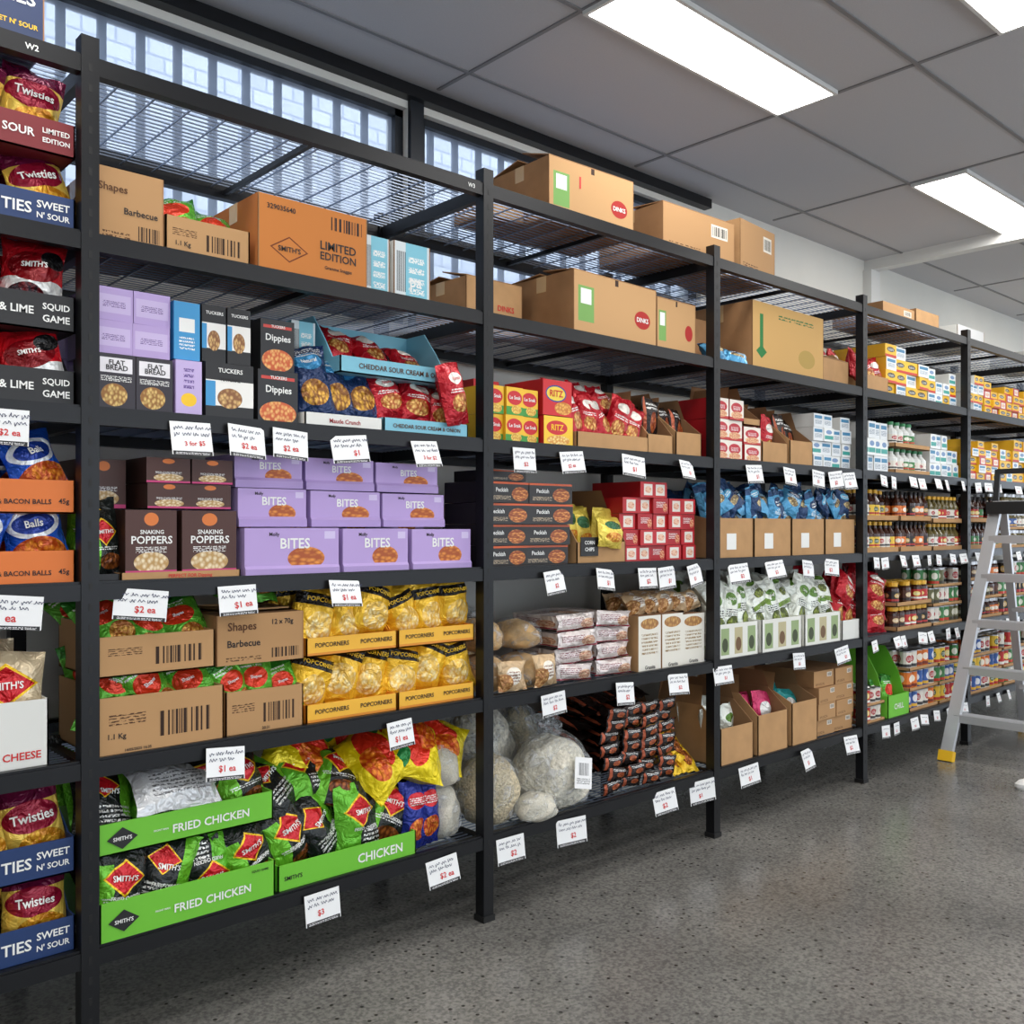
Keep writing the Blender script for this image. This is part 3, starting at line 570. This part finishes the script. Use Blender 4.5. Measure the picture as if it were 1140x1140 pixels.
for (tx, u, v, th, m, mw) in (('CHICKEN', .72, .5, .4, white_i, .34), ("SMITH'S", .1, .5, .3, black_i, .12)): b.text(tx, 1.30+u*.475, -.0015, S[0]+v*.075, th*.075, m, mw*.475)
for j in range(3):
    for i in range(4):
        b.bag(1.365+.115*i, .05+.10*j, S[0]+.02+.02*j, .17, .225, .09, MM[(i+2*j) % 4], rr.uniform(.1, .4), rr.uniform(-.35, .35), rr.uniform(-.5, .5), i*3+j+90, SMITHD)
for i in range(3): b.bag(1.36+.10*i, .06+.03*(i % 2), S[0]+.19+.01*(i % 2), .165, .2, .085, MM[(i+1) % 4], .75, rr.uniform(-.4, .4), rr.uniform(-.8, .8), i+150, SMITH)
b.done('chip_display_tray')
b = MB()
for i, (x, y, z, r, ro) in enumerate([(1.66, .04, .50, -.3, .9), (1.84, .03, .51, .15, -1.1), (1.50, .14, .53, .2, .7), (1.95, .10, .50, -.2, .5), (1.72, .22, .53, .3, -.5), (1.90, .28, .50, 0, .2)]):
    b.bag(x, y, z, .25, .20, .13, m_yelb, .8, r, ro, i+70, nu=14, nv=14)
b.done('chip_bags_large')
b = MB()
for i in range(3):
    for j in range(2): b.bag(1.80+.055*j, .05+.07*i, S[0]+.0015, .11, .22, .07, m_blub, .05, .1, 0, i*3+j)
b.done('snack_bags_blue')
rice = mat('rice_sack', c(206, 200, 184), .5, noise=.15, nscale=160, bump=.4)
def fillbag(b, x, y, z, rx, ry, rz, m, seed, neck=True, label=False):
    b.blob(x, y, z+rz*.75, rx, ry, rz, m, seed, .09, 22, slump=.45)
    b.blob(x, y, z+rz*.80, rx*1.05, ry*1.05, rz*1.06, film, seed+1, .12, 24, slump=.45)
    if neck:
        b.bag(x+rx*.1, y, z+rz*1.55, rx*1.0, rz*.8, .07, film, .25, .3, .35 if seed % 2 else -.3, seed, nu=12, nv=12)
        b.bag(x-rx*.1, y+.03, z+rz*1.5, rx*.7, rz*.8, .06, film, .2, -.5, -.2, seed+4, nu=12, nv=12)
    if label:
        o = b.T.copy(); b.T = Matrix.Translation((x+.01, y-ry*1.13, z+rz*.95)) @ Matrix.Rotation(.22, 4, 'Y') @ Matrix.Rotation(-.18, 4, 'X')
        b.box(-.045, .045, -.003, -.001, -.055, .055, lab('sack_label', c(240, 240, 240), [('bar', .5, .62, .3, .2, BLACK), ('txt', .5, .25, .4, .1, BLACK, 2)]), paper); b.T = o
b = MB(); fillbag(b, 1.95, .14, S[0]+.002, .075, .11, .10, rice, 3, False); fillbag(b, 1.955, .14, S[0]+.165, .07, .10, .075, rice, 5, False); b.done('rice_bags')

# ============ bay B-C
oats = mat('bulk_oats', c(204, 190, 160), .7, noise=.4, nscale=110, bump=1)
popc = mat('bulk_popcorn', c(226, 220, 204), .7, noise=.3, nscale=60, bump=1.4)
for (x, y, rx, ry, rz, m, sd, lb) in ((2.19, .14, .115, .12, .125, oats, 1, False), (2.49, .13, .15, .14, .14, popc, 2, True), (2.36, .38, .14, .13, .19, popc, 3, False)):
    b = MB(); fillbag(b, x, y, S[0]+.002, rx, ry, rz, m, sd, True, lb); b.done('plastic_sack')
b = MB(); fillbag(b, 2.16, .43, S[0]+.002, .09, .1, .16, rice, 8); fillbag(b, 2.60, .43, S[0]+.002, .09, .1, .17, oats, 9); fillbag(b, 2.31, .02, S[0]+.002, .085, .07, .05, rice, 10, False); b.done('rice_bags')
b = MB()
for j in range(7):
    for i in range(4):
        b.T = Matrix.Translation((2.74+.105*i+random.uniform(-.012, .012), .02+random.uniform(0, .03), S[0]+.03+j*.046)) @ Matrix.Rotation(random.uniform(-.16, .16), 4, 'Y') @ Matrix.Rotation(math.radians(8), 4, 'X')
        b.bag(0, .13, 0, .115, .26, .05, m_dark, math.pi/2, 0, 0, j*9+i, nu=6, nv=8)
        b.bag(0, .0, -.022, .118, .048, .03, m_dark, 0, 0, 0, j*9+i, nu=6, nv=5)
b.done('snack_packets')
b = MB()
for j in range(4):
    for i in range(2): b.bag(3.15+.08*i, .04+.03*j, S[0]+.003+.03*j, .09, .14, .05, m_yelp, .9, random.uniform(-.2, .2), 0, j+i)
b.done('snack_packets')
open_carton('open_cardboard_carton', 3.06, 3.29, S[0], .22, .22, .33, [(m_whtg, 2, .1, .2, .06)])
bread = mat('bread_loaf', c(200, 164, 114), .8, noise=.3, nscale=26, bump=.4)
b = MB()
for (x, y, z, rx, rz, sd) in [(2.16, .14, S[1], .08, .07, 1), (2.33, .12, S[1], .08, .065, 2), (2.15, .15, .875, .075, .06, 3), (2.33, .15, .87, .07, .055, 4), (2.24, .38, S[1], .15, .13, 5)]:
    fillbag(b, x, y, z+.002, rx, .11, rz, bread, sd, sd in (3, 5))
b.bag(2.34, -.005, .745, .12, .11, .04, m_bread, .1, .1, 0, 4); b.bag(2.18, .0, .745, .12, .10, .04, m_bread, .1, -.1, 0, 9)
b.done('bagged_bread')
b = MB()
for j in range(4):
    for i in range(2):
        b.T = Matrix.Translation((2.52+.20*i+random.uniform(-.02, .02), .02+random.uniform(0, .03), S[1]+.035+j*.062)) @ Matrix.Rotation(random.uniform(-.08, .08), 4, 'Y') @ Matrix.Rotation(random.uniform(-.08, .08), 4, 'Z')
        b.box(-.088, .088, .01, .25, -.024, .024, m_wpk, m_wpk, m_wpk)
        b.bag(0, .0, -.031, .20, .06, .04, m_wpk, 0, 0, 0, j*5+i, nu=10, nv=6)
b.done('wafer_packets')
b = MB()
stack('', 2.865, 3.14, 2, S[1], .955, 1, bx_gran, kraft, .01, .3, [('Granita', .5, .06, .07, black_i, .7)], kin, b=b)
stack('', 3.15, 3.30, 1, S[1], .945, 1, bx_gran, kraft, .02, .3, [('Granita', .5, .06, .07, black_i, .7)], kin, b=b)
for i in range(9): b.bag(2.93+.085*(i % 5), .07+.1*(i//5), .955, .12, .09, .07, m_bread, .6, random.uniform(-.3, .3), random.uniform(-.4, .4), i+31)
b.done('biscuit_cartons')
b = MB()
stack('', 2.08, 2.50, 2, S[2], 1.46, 4, bx_peck, black_t, .015, .22, [('Peckish', .3, .6, .2, white_i, .38)], b=b, drop=.3, jit=.03)
b.box(2.12, 2.3, .06, .24, 1.462, 1.50, bx_peck, black_t)
b.done('cracker_boxes')
open_carton('corn_chip_carton', 2.53, 2.80, S[2], .20, .03, .3, [(m_corn, 3, .11, .19, .06)], fh=.08)
b = MB(); b.bag(2.70, .01, S[2]+.06, .15, .12, .06, m_corn, .2, .1, .1, 3); b.box(2.545, 2.64, .025, .027, S[2]+.03, S[2]+.1, black_t); b.text('CORN', 2.592, .024, S[2]+.08, .014, white_i); b.text('CHIPS', 2.592, .024, S[2]+.055, .014, white_i); b.done('corn_chip_bag')
stack('snack_boxes', 2.80, 3.27, 5, S[2], 1.485, 5, [bx_rw, bx_rw2, bx_rw], redside, .04, .25, drop=.2, jit=.02)
b = MB()
stack('', 2.08, 2.33, 3, S[3], 1.785, 2, bx_snak, yelside, .01, .2, [('Le Snak', .5, .62, .13, white_i, .72)], b=b, jit=.018)
stack('', 2.2, 2.33, 2, S[3], 1.84, 2, bx_ritz, redside, .23, .2, b=b)
b.done('snack_boxes')
b = MB()
stack('', 2.34, 2.49, 1, S[3], 1.70, 1, bx_ritzy, redside, .01, .2, [('RITZ', .45, .62, .2, yel_i, .5)], b=b)
stack('', 2.34, 2.49, 1, 1.70, 1.83, 1, bx_ritz, redside, .01, .2, [('RITZ', .45, .62, .2, red_i, .45)], b=b)
b.done('cracker_boxes')
b = MB()
tray_bags('', 2.50, 2.90, S[3], .06, .2, kraft, [m_redb], 5, 3, .11, .2, .06, .3, .0, (), (), .25, im=kin, jr=.5, b=b, hj=.15)
for i in range(6): b.bag(2.55+.06*i, .12+.03*(i % 2), S[3]+.14, .11, .15, .06, m_redb, .5, random.uniform(-.3, .3), random.uniform(-.8, .8), i+7)
b.done('snack_display_tray')
open_carton('open_cardboard_carton', 2.92, 3.08, S[3], .18, .02, .3, [(m_dark, 2, .1, .2, .05)], fh=.08)
open_carton('open_cardboard_carton', 3.10, 3.27, S[3], .17, .02, .3, [(m_dark, 2, .1, .18, .05)], fh=.1)
k_green = lab('carton_green_print', c(194, 152, 104), [('rect', .14, .5, .09, .28, c(120, 165, 90)), ('rect', .14, .62, .06, .12, WHITE), ('ell', .82, .45, .10, .15, c(170, 40, 36)), ('rect', .5, .95, .02, .05, c(60, 40, 30))], .85)
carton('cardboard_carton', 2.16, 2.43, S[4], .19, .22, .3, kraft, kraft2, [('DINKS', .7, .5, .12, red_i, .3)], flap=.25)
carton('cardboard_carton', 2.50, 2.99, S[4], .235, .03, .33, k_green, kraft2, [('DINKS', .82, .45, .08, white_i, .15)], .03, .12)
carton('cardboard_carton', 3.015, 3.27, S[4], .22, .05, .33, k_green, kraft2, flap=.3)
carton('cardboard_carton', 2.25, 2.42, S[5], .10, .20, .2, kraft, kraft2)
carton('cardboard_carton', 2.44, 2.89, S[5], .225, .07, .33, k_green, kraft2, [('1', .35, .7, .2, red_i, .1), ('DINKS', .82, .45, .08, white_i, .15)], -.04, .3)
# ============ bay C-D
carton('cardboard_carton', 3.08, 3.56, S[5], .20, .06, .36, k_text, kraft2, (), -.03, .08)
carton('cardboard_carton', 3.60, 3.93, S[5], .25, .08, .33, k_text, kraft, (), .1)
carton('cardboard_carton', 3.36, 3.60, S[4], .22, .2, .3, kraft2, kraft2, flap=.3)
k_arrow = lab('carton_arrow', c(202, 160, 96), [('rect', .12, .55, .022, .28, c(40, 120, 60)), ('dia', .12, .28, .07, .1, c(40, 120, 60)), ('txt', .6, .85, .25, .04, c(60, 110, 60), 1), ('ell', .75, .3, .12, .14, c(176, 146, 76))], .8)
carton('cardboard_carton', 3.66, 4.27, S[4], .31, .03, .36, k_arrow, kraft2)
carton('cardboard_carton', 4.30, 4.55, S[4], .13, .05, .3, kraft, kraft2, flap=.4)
b = MB(); b.bag(3.42, .03, S[4]+.003, .18, .10, .07, m_azur, .7, .2, 0, 4); b.bag(3.56, .03, S[4]+.003, .14, .09, .06, m_azur, .7, -.2, 0.3, 6); b.done('snack_bag')
stack('fruit_snack_boxes', 3.36, 3.58, 2, S[3], 1.86, 3, bx_juice, redside, .02, .22, jit=.012)
stack('fruit_snack_boxes', 3.59, 3.72, 1, S[3], 1.75, 2, bx_juice, redside, .02, .22)
open_carton('open_cardboard_carton', 3.59, 3.72, S[3]+.165, .10, .03, .3, [], fh=.03)
open_carton('open_cardboard_carton', 3.74, 3.95, S[3], .20, .03, .3, [(m_redb, 2, .11, .22, .06)], fh=.1)
open_carton('open_cardboard_carton', 3.97, 4.17, S[3], .19, .03, .3, [(m_dark, 2, .11, .22, .05)], fh=.12)
stack('grocery_boxes', 4.19, 4.56, 4, S[3], 1.86, 4, [bx_wb, bx_wt, bx_wb], whiteside, .03, .25, drop=.4, jit=.02)
for q, (x0, x1) in enumerate(((3.37, 3.65), (3.66, 3.96), (3.97, 4.26), (4.27, 4.56))):
    b = MB(); tray_bags('', x0, x1, S[2], .175, .2, kraft, [m_azur, m_azur2], 3, 2, .125, .31, .07, .3, .02, (), (), .1, im=kin, b=b, jr=.3, hj=.1)
    for i in range(3): b.bag(x0+.06+.09*i, .05, S[2]+.19, .12, .14, .06, (m_azur, m_azur2)[(i+q) % 2], random.uniform(.2, .7), random.uniform(-.5, .5), random.uniform(-.9, .9), i+q*7)
    b.box(x0+.08, x0+.15, .0185, .0195, S[2]+.04, S[2]+.11, paper)
    b.done('snack_display_carton')
for (x0, x1) in ((3.36, 3.66), (3.69, 4.02), (4.05, 4.38)):
    b = MB(); tray_bags('', x0, x1, S[1], .15, .2, t_pouch, [m_whtg], 3, 3, .135, .30, .08, .3, .0, (), [('Snaps', .5, .74, .05, white_i, .4)], .15, im=white_t, jr=.35, b=b, hj=.1)
    for i in range(3): b.bag(x0+.06+.1*i, .05, S[1]+.2, .13, .16, .07, m_whtg, .6, random.uniform(-.4, .4), random.uniform(-.9, .9), i+12)
    b.done('snack_display_carton')
b = MB(); tray_bags('', 4.40, 4.57, S[1], .10, .2, white_t, [m_redb], 2, 3, .12, .30, .08, .3, .0, (), (), .1, b=b, jr=.5)
b.bag(4.49, .02, S[1]+.17, .16, .18, .08, m_redb, .2, .2, .8, 3); b.done('snack_bags')
for i, (x0, x1, m) in enumerate(((3.38, 3.62, m_whtg), (3.66, 3.90, m_pink), (3.94, 4.16, m_teal))):
    open_carton('open_cardboard_carton', x0, x1, S[0], .25+.02*(i % 2), .0, .34, [(m, 2, .13, .22, .07)], fh=.16+.02*i)
stack('grocery_cartons', 4.20, 4.56, 2, S[0], .60, 4, k_text, kraft2, .02, .3, drop=.4, jit=.02)

# ============ bays D-E, E-F, F-G
glass_d = mat('sauce_dark', c(60, 28, 16), .2); cap_y = mat('cap_yellow', c(235, 180, 50), .4); glass_g = mat('glass_olive', c(96, 84, 40), .2)
def tl(name, base, c1, c2): return lab('label_'+name, base, [('ell', .5, .6, .3, .22, c1), ('txt', .5, .6, .22, .12, WHITE), ('rect', .5, .2, .6, .09, c2)], .4)
lab_w = tl('white', c(232, 226, 214), c(180, 40, 40), c(60, 60, 60)); lab_r = tl('red', c(190, 40, 36), c(240, 220, 120), c(240, 240, 230))
lab_g = tl('green', c(60, 130, 70), c(230, 230, 210), c(200, 60, 40)); lab_b = tl('blue', c(50, 90, 160), c(235, 235, 240), c(230, 180, 60))
lab_o = tl('orange', c(226, 120, 40), c(250, 240, 220), c(120, 40, 20)); lab_k = tl('black', c(34, 30, 30), c(200, 160, 70), c(180, 40, 40)); lab_y = tl('yellow', c(236, 196, 60), c(60, 90, 50), c(190, 50, 40))
lab_cf = tl('coffee', c(84, 46, 30), c(220, 190, 140), c(30, 20, 18)); lab_ol = tl('olive', c(96, 96, 54), c(220, 215, 190), c(60, 50, 30))
tin = mat('tin_metal', c(190, 190, 192), .3, .9); wplast = mat('bottle_white', c(228, 230, 226), .4)
def bottle(b, x, y, z, h, r, body, label, cap, ph):
    b.lathe([(0, 0, body), (r, 0, body), (r, h*.15, body), (r*1.01, h*.16, label), (r*1.01, h*.5, label), (r, h*.52, body), (r, h*.6, body), (r*.4, h*.78, body), (r*.36, h*.88, body), (r*.46, h*.88, cap), (r*.46, h, cap), (0, h, cap)], x, y, z, 12, ph)
def can(b, x, y, z, h, r, label, ph):
    b.lathe([(0, 0, tin), (r, 0, tin), (r, h*.05, tin), (r*.98, h*.06, label), (r*.98, h*.94, label), (r, h*.95, tin), (r, h, tin), (r*.9, h-.003, tin), (0, h-.003, tin)], x, y, z, 12, ph)
def jar(b, x, y, z, h, r, label, body, cap, ph):
    b.lathe([(0, 0, body), (r, 0, body), (r, h*.14, body), (r*1.01, h*.15, label), (r*1.01, h*.62, label), (r, h*.64, body), (r*.98, h*.74, body), (r*.78, h*.82, body), (r*.84, h*.83, cap), (r*.84, h, cap), (0, h, cap)], x, y, z, 12, ph)
def cans(name, x0, x1, z0, n, rows, layers, h, r, labels, kind='can', body=None, caps=None):
    b = MB()
    for l in range(layers):
        zz = z0+.003+l*(h+.004)
        b.tray(x0, x1, .01, .01+rows*2.1*r+.01, zz-.0015, h*.18, h*.18, kraft, kin)
        for i in range(n):
            lb = labels[(i//2+l*2) % len(labels)]
            for j in range(rows):
                if l == layers-1 and j == 0 and random.random() < .18: continue
                x = x0+(x1-x0)*(i+.5)/n+random.uniform(-.003, .003); y = .02+r+2.08*r*j; ph = random.uniform(0, 6)
                if kind == 'can': can(b, x, y, zz+.003, h-.004, r, lb, ph)
                elif kind == 'jar': jar(b, x, y, zz+.003, h-.004, r, lb, body or glass_d, caps or tin, ph)
                else: bottle(b, x, y, zz+.003, h-.004, r, body or glass_d, lb, (caps or cap_y), ph)
    return b.done(name)
carton('cardboard_carton', 5.02, 5.40, S[5], .11, .1, .3, k_text, kraft2); carton('cardboard_carton', 5.42, 5.72, S[5], .13, .1, .3, kraft, kraft2)
tray_bags('snack_bags', 4.63, 4.88, S[4], .08, .2, kraft, [m_redb], 3, 2, .13, .2, .08, .3, .0, (), (), .2, im=kin, jr=.6)
stack('tea_boxes', 4.90, 5.42, 4, S[4], 2.29, 4, [bx_yb, bx_yb, bx_wb], yelside, .02, .3, drop=.3, jit=.02)
stack('grocery_boxes', 5.46, 5.83, 4, S[4], 2.22, 3, [bx_wb, bx_yb, bx_wt], whiteside, .04, .3, drop=.3)
stack('milk_cartons', 4.63, 4.95, 4, S[3], 1.86, 3, [bx_wb, bx_wt], whiteside, .02, .25, drop=.3, jit=.02)
cans('bottle_stock', 4.98, 5.40, S[3], 6, 3, 2, .14, .034, [lab_w, lab_g], 'bottle', wplast, mat('cap_green', c(60, 140, 90), .4))
stack('milk_cartons', 5.44, 5.83, 5, S[3], 1.84, 3, [bx_wt, bx_wb, bx_wt], whiteside, .02, .25, drop=.3, jit=.02)
cans('sauce_bottles', 4.62, 5.02, S[2], 7, 3, 2, .165, .027, [lab_w, lab_y], 'bottle', glass_d, cap_y)
cans('sauce_bottles', 5.04, 5.42, S[2], 7, 3, 2, .165, .026, [lab_o, lab_k], 'bottle', glass_d, black_i)
cans('sauce_bottles', 5.44, 5.83, S[2], 7, 3, 2, .155, .026, [lab_w, lab_r], 'bottle', glass_g, cap_y)
b = MB()
for i in range(14): b.bag(4.68+.085*(i % 4), .05+.06*(i % 2), S[1]+.005+.08*(i//4), .17, .17, .09, m_redb, .35, random.uniform(-.4, .4), random.uniform(-.9, .9), i)
b.done('snack_bags')
cans('coffee_jars', 5.0, 5.42, S[1], 6, 3, 2, .13, .034, [lab_cf, lab_r, lab_k], 'jar', glass_d, cap_y)
cans('coffee_jars', 5.44, 5.83, S[1], 6, 3, 3, .105, .031, [lab_w, lab_g, lab_ol])
cans('food_tins', 4.63, 4.86, S[0], 4, 3, 2, .085, .028, [lab_r, lab_w])
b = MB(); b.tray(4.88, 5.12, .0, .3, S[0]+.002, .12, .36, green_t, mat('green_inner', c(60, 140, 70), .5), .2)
b.text('CHILL', 5.0, -.002, S[0]+.06, .03, white_i, .2)
for i in range(4): b.bag(4.92+.055*i, .08+.03*(i % 2), S[0]+.01, .10, .2, .06, m_grn, .1, 0, .1*i-.1, i)
b.done('snack_display_carton')
cans('food_tins', 5.15, 5.50, S[0], 5, 3, 3, .108, .034, [lab_b, lab_w, lab_o])
cans('food_tins', 5.52, 5.83, S[0], 5, 3, 3, .105, .031, [lab_y, lab_r, lab_g, lab_b])
for q, a in enumerate((5.885, 7.155)):
    carton('cardboard_carton', a+.1, a+.5, S[5], .12, .1, .3, lab('carton_white_s', c(222, 222, 220), []), white_t)
    stack('tea_boxes', a, a+.30, 4, S[4], 2.24, 4, [bx_wb, bx_yb], whiteside, .02, .3, jit=.02, drop=.3)
    stack('tea_boxes', a+.34, a+1.2, 8, S[4], 2.22, 4, [bx_yb, bx_yb, bx_rw], yelside, .02, .3, jit=.02, drop=.3)
    stack('tea_boxes', a, a+.55, 5, S[3], 1.84, 5, [bx_yb, bx_wb, bx_rw, bx_yb], yelside, .02, .3, jit=.02, drop=.3)
    stack('tea_boxes', a+.58, a+1.2, 6, S[3], 1.88, 4, [bx_yb, bx_yb, bx_wt], yelside, .02, .3, jit=.02, drop=.3)
    cans('sauce_bottles', a, a+.55, S[2], 9, 3, 2, .16, .028, [lab_r, lab_g, lab_k], 'bottle', glass_d, black_i)
    cans('preserve_jars', a+.58, a+1.2, S[2], 9, 3, 3, .115, .032, [lab_b, lab_w, lab_ol], 'jar', glass_g)
    cans('coffee_jars', a, a+.55, S[1], 8, 3, 3, .115, .033, [lab_ol, lab_cf, lab_k, lab_o], 'jar')
    cans('coffee_jars', a+.58, a+1.2, S[1], 9, 3, 3, .11, .033, [lab_k, lab_w, lab_g, lab_cf])
    cans('food_tins', a, a+.55, S[0], 8, 3, 3, .108, .034, [lab_o, lab_b, lab_w, lab_y])
    cans('food_tins', a+.58, a+1.2, S[0], 9, 3, 3, .11, .034, [lab_g, lab_w, lab_r])

# ------------------------------------------------------------------ price tags (one mass)
tag_m = lab('price_tag_card', c(240, 241, 241), [('rect', .5, .06, .48, .06, c(20, 20, 22)), ('txt', .5, .06, .42, .04, c(230, 230, 230), 1)], .5)
b = MB(); r = random.Random(3)
def tag(x, k, w=.115, h=.08, txt='$2'):
    w *= r.uniform(.88, 1.1); h *= r.uniform(.9, 1.06)
    b.T = Matrix.Translation((x+r.uniform(-.008, .008), -.024, S[k]-.018-r.uniform(0, .008))) @ Matrix.Rotation(r.uniform(-.12, .12), 4, 'Y') @ Matrix.Rotation(r.uniform(-.2, .2), 4, 'Z') @ Matrix.Rotation(-r.uniform(.06, .3), 4, 'X')
    b.box(-w/2, w/2, -.0012, .0, -h, .004, tag_m, paper)
    b.text(txt, r.uniform(-.1, .18)*w, -.0022, -h*.64, h*r.uniform(.2, .27), red_i, w*.5, r.uniform(-.05, .12))
    if w < .085:
        b.stroke([(-w*.35+w*.7*t/7, -h*.2+h*.06*r.uniform(-1, 1)) for t in range(8)], -.0022, .0016, pen_i); return
    for li in range(2):          # handwriting: looping pen strokes, broken into words
        x = -w*.42; zc = -h*(.14+.2*li)
        while x < w*(.40 if li == 0 else .25):
            L_ = r.uniform(.012, .026); n = int(L_/.0022); ph = r.uniform(0, 6)
            b.stroke([(x+L_*t/n+.0012*math.sin(2.6*t+ph), zc+h*.065*math.sin(1.9*t+ph)*(1.5 if t == 1 else r.uniform(.5, 1))) for t in range(n+1)], -.0022, .0015, pen_i)
            x += L_+.006
for x, t in ((.60, '$2 ea'), (1.03, '3 for $5'), (1.185, '$2 ea'), (1.32, '$2 ea'), (1.51, '$1'), (1.785, '3 for $2'), (2.21, '$2'), (2.45, '$2 ea'), (2.79, '$1'), (3.11, '$2'), (3.58, '$1'), (3.88, '$2'), (4.13, '$1'), (4.28, '$2'), (4.42, '$2')):
    tag(x, 3, txt=t)
for x, t in ((.625, '1 ea'), (.91, '$2 ea'), (1.165, '$1 ea'), (1.495, '$1 ea'), (2.36, '$2'), (2.62, '$1'), (2.86, '$2'), (2.98, '$1'), (3.15, '$1'), (3.47, '$2'), (3.75, '$2'), (4.03, '$1'), (4.25, '$2')):
    tag(x, 2, .125 if x < 1 else .115, txt=t)
for x, t in ((1.135, '$1 ea'), (1.70, '$1 ea'), (2.35, '$2'), (2.73, '$2'), (3.06, '$2'), (3.35, '$1'), (3.95, '$1'), (4.35, '$2')):
    tag(x, 1, txt=t)
for x, t in ((1.42, '$3'), (1.86, '$2 ea'), (2.15, '$2'), (2.44, '$2'), (2.97, '$2'), (3.21, '$1'), (3.55, '$1'), (4.02, '$1'), (4.43, '$2')):
    tag(x, 0, .125, .085, txt=t)
for k in range(0, 4):
    for i in range(11):
        if i % 3 != k % 3: tag(4.70+.105*i+r.uniform(-.03, .03), k, .075, .06)
    for i in range(14):
        if i % 4 != k % 4: tag(5.97+.16*i, k, .075, .06)
b.done('price_tags')

# ------------------------------------------------------------------ step ladder
alu = mat('ladder_aluminium', c(206, 208, 212), .38, .55); plas = mat('ladder_black_plastic', c(24, 24, 26), .5); yfoot = mat('ladder_yellow_foot', c(236, 186, 30), .5)
L = MB()
top = 1.40
yl0, yl1, yr0, yr1 = -.10, -.17, -.64, -.57
for y0_, y1_ in ((yl0, yl1), (yr0, yr1)):
    L.beam((5.36, y0_, .03), (5.86, y1_, top), .028, .065, alu, up=(0, 1, 0)); L.beam((5.352, y0_, 0), (5.37, y0_, .055), .04, .08, yfoot, up=(0, 1, 0))
    L.beam((6.50, y0_, .03), (5.98, y1_, top), .024, .045, alu, up=(0, 1, 0)); L.beam((6.51, y0_, 0), (6.495, y0_, .055), .036, .06, yfoot, up=(0, 1, 0))
for z in (.24, .50, .76, 1.02, 1.24):
    t = z/top; ya = yl0+(yl1-yl0)*t; yb = yr0+(yr1-yr0)*t; x = 5.36+.5*t
    L.box(x-.02, x+.075, yb, ya, z-.012, z+.012, alu); L.box(x-.022, x-.018, yb, ya, z-.03, z+.012, alu)
    for k in range(5): L.box(x-.015+.018*k, x-.009+.018*k, yb+.02, ya-.02, z+.012, z+.015, alu)
for z in (.3, .8):
    t = z/top; L.beam((6.50-.52*t, yl0-.07*t, z), (6.50-.52*t, yr0+.07*t, z), .02, .03, alu)
L.box(5.80, 6.04, -.60, -.14, top-.02, top+.05, plas); L.box(5.82, 6.02, -.57, -.17, top+.05, top+.055, alu)
L.beam((5.60, -.13, .70), (6.22, -.13, .70), .02, .006, alu)
for y in (-.17, -.57): L.beam((5.86, y, top), (5.90, y, top+.24), .02, .03, plas, up=(0, 1, 0))
L.beam((5.90, -.17, top+.23), (5.90, -.57, top+.23), .03, .03, plas)
L.done('step_ladder')

# ------------------------------------------------------------------ white sneaker
sh = MB(); shoe = mat('sneaker_white', c(232, 232, 230), .6); sole = mat('sneaker_sole', c(200, 200, 198), .5); lin = mat('sneaker_lining', c(120, 120, 124), .9)
sh.T = Matrix.Translation((5.15, -.67, 0)) @ Matrix.Rotation(math.radians(140), 4, 'Z')
def wd(x): return .040+.010*math.sin((x+.14)/.28*math.pi)*(1.0 if x < .05 else 1.1)
def ring(x0, x1, z, k, tz=None, n=24):
    out = []
    for i in range(n):
        a = 2*math.pi*i/n; x = (x0+x1)/2+(x1-x0)/2*math.copysign(abs(math.cos(a))**.85, math.cos(a)); y = math.copysign(abs(math.sin(a))**.8, math.sin(a))*wd(x)*k
        out.append((x, y, z if tz is None else tz(x)))
    return out
top_z = lambda x: .098 if x < -.05 else .098-.050*min(1, (x+.05)/.13)
rings = [(ring(-.14, .14, 0, 1.0), sole), (ring(-.145, .147, .012, 1.06), sole), (ring(-.142, .144, .026, 1.04), sole), (ring(-.138, .138, .03, .98), shoe),
         (ring(-.138, .125, 0, .92, lambda x: .03+(top_z(x)-.03)*.6), shoe), (ring(-.132, .095, 0, .66, top_z), shoe), (ring(-.122, .02, 0, .5, lambda x: top_z(x)+.004), shoe), (ring(-.11, .0, .05, .45), lin), (ring(-.06, -.05, .045, .1), lin)]
for (ra, _), (rb, m) in zip(rings[:-1], rings[1:]):
    for i in range(24): sh.face([ra[i], ra[(i+1) % 24], rb[(i+1) % 24], rb[i]], m, None, True)
sh.face(list(reversed(rings[0][0])), sole)
for i in range(4):
    x = .012+.018*i; z = top_z(x)+.006; sh.beam((x, -.022, z-.003), (x, .022, z-.003), .006, .004, sole)
sh.done('sneaker')

# ------------------------------------------------------------------ world + camera
w = bpy.data.worlds.new('sky'); sc.world = w; w.use_nodes = True
bg = w.node_tree.nodes['Background']; bg.inputs[0].default_value = (.80, .89, 1, 1); bg.inputs[1].default_value = 3.0
cam = bpy.data.cameras.new('camera'); cam.sensor_width = 36; cam.lens = 1060/1140*36; cam.shift_y = 17/1140; cam.clip_start = .05
co = bpy.data.objects.new('camera', cam); sc.collection.objects.link(co); sc.camera = co
co.location = (0, -2.4, CAMZ)
co.rotation_euler = (math.radians(90), 0, math.radians(47.75-90))
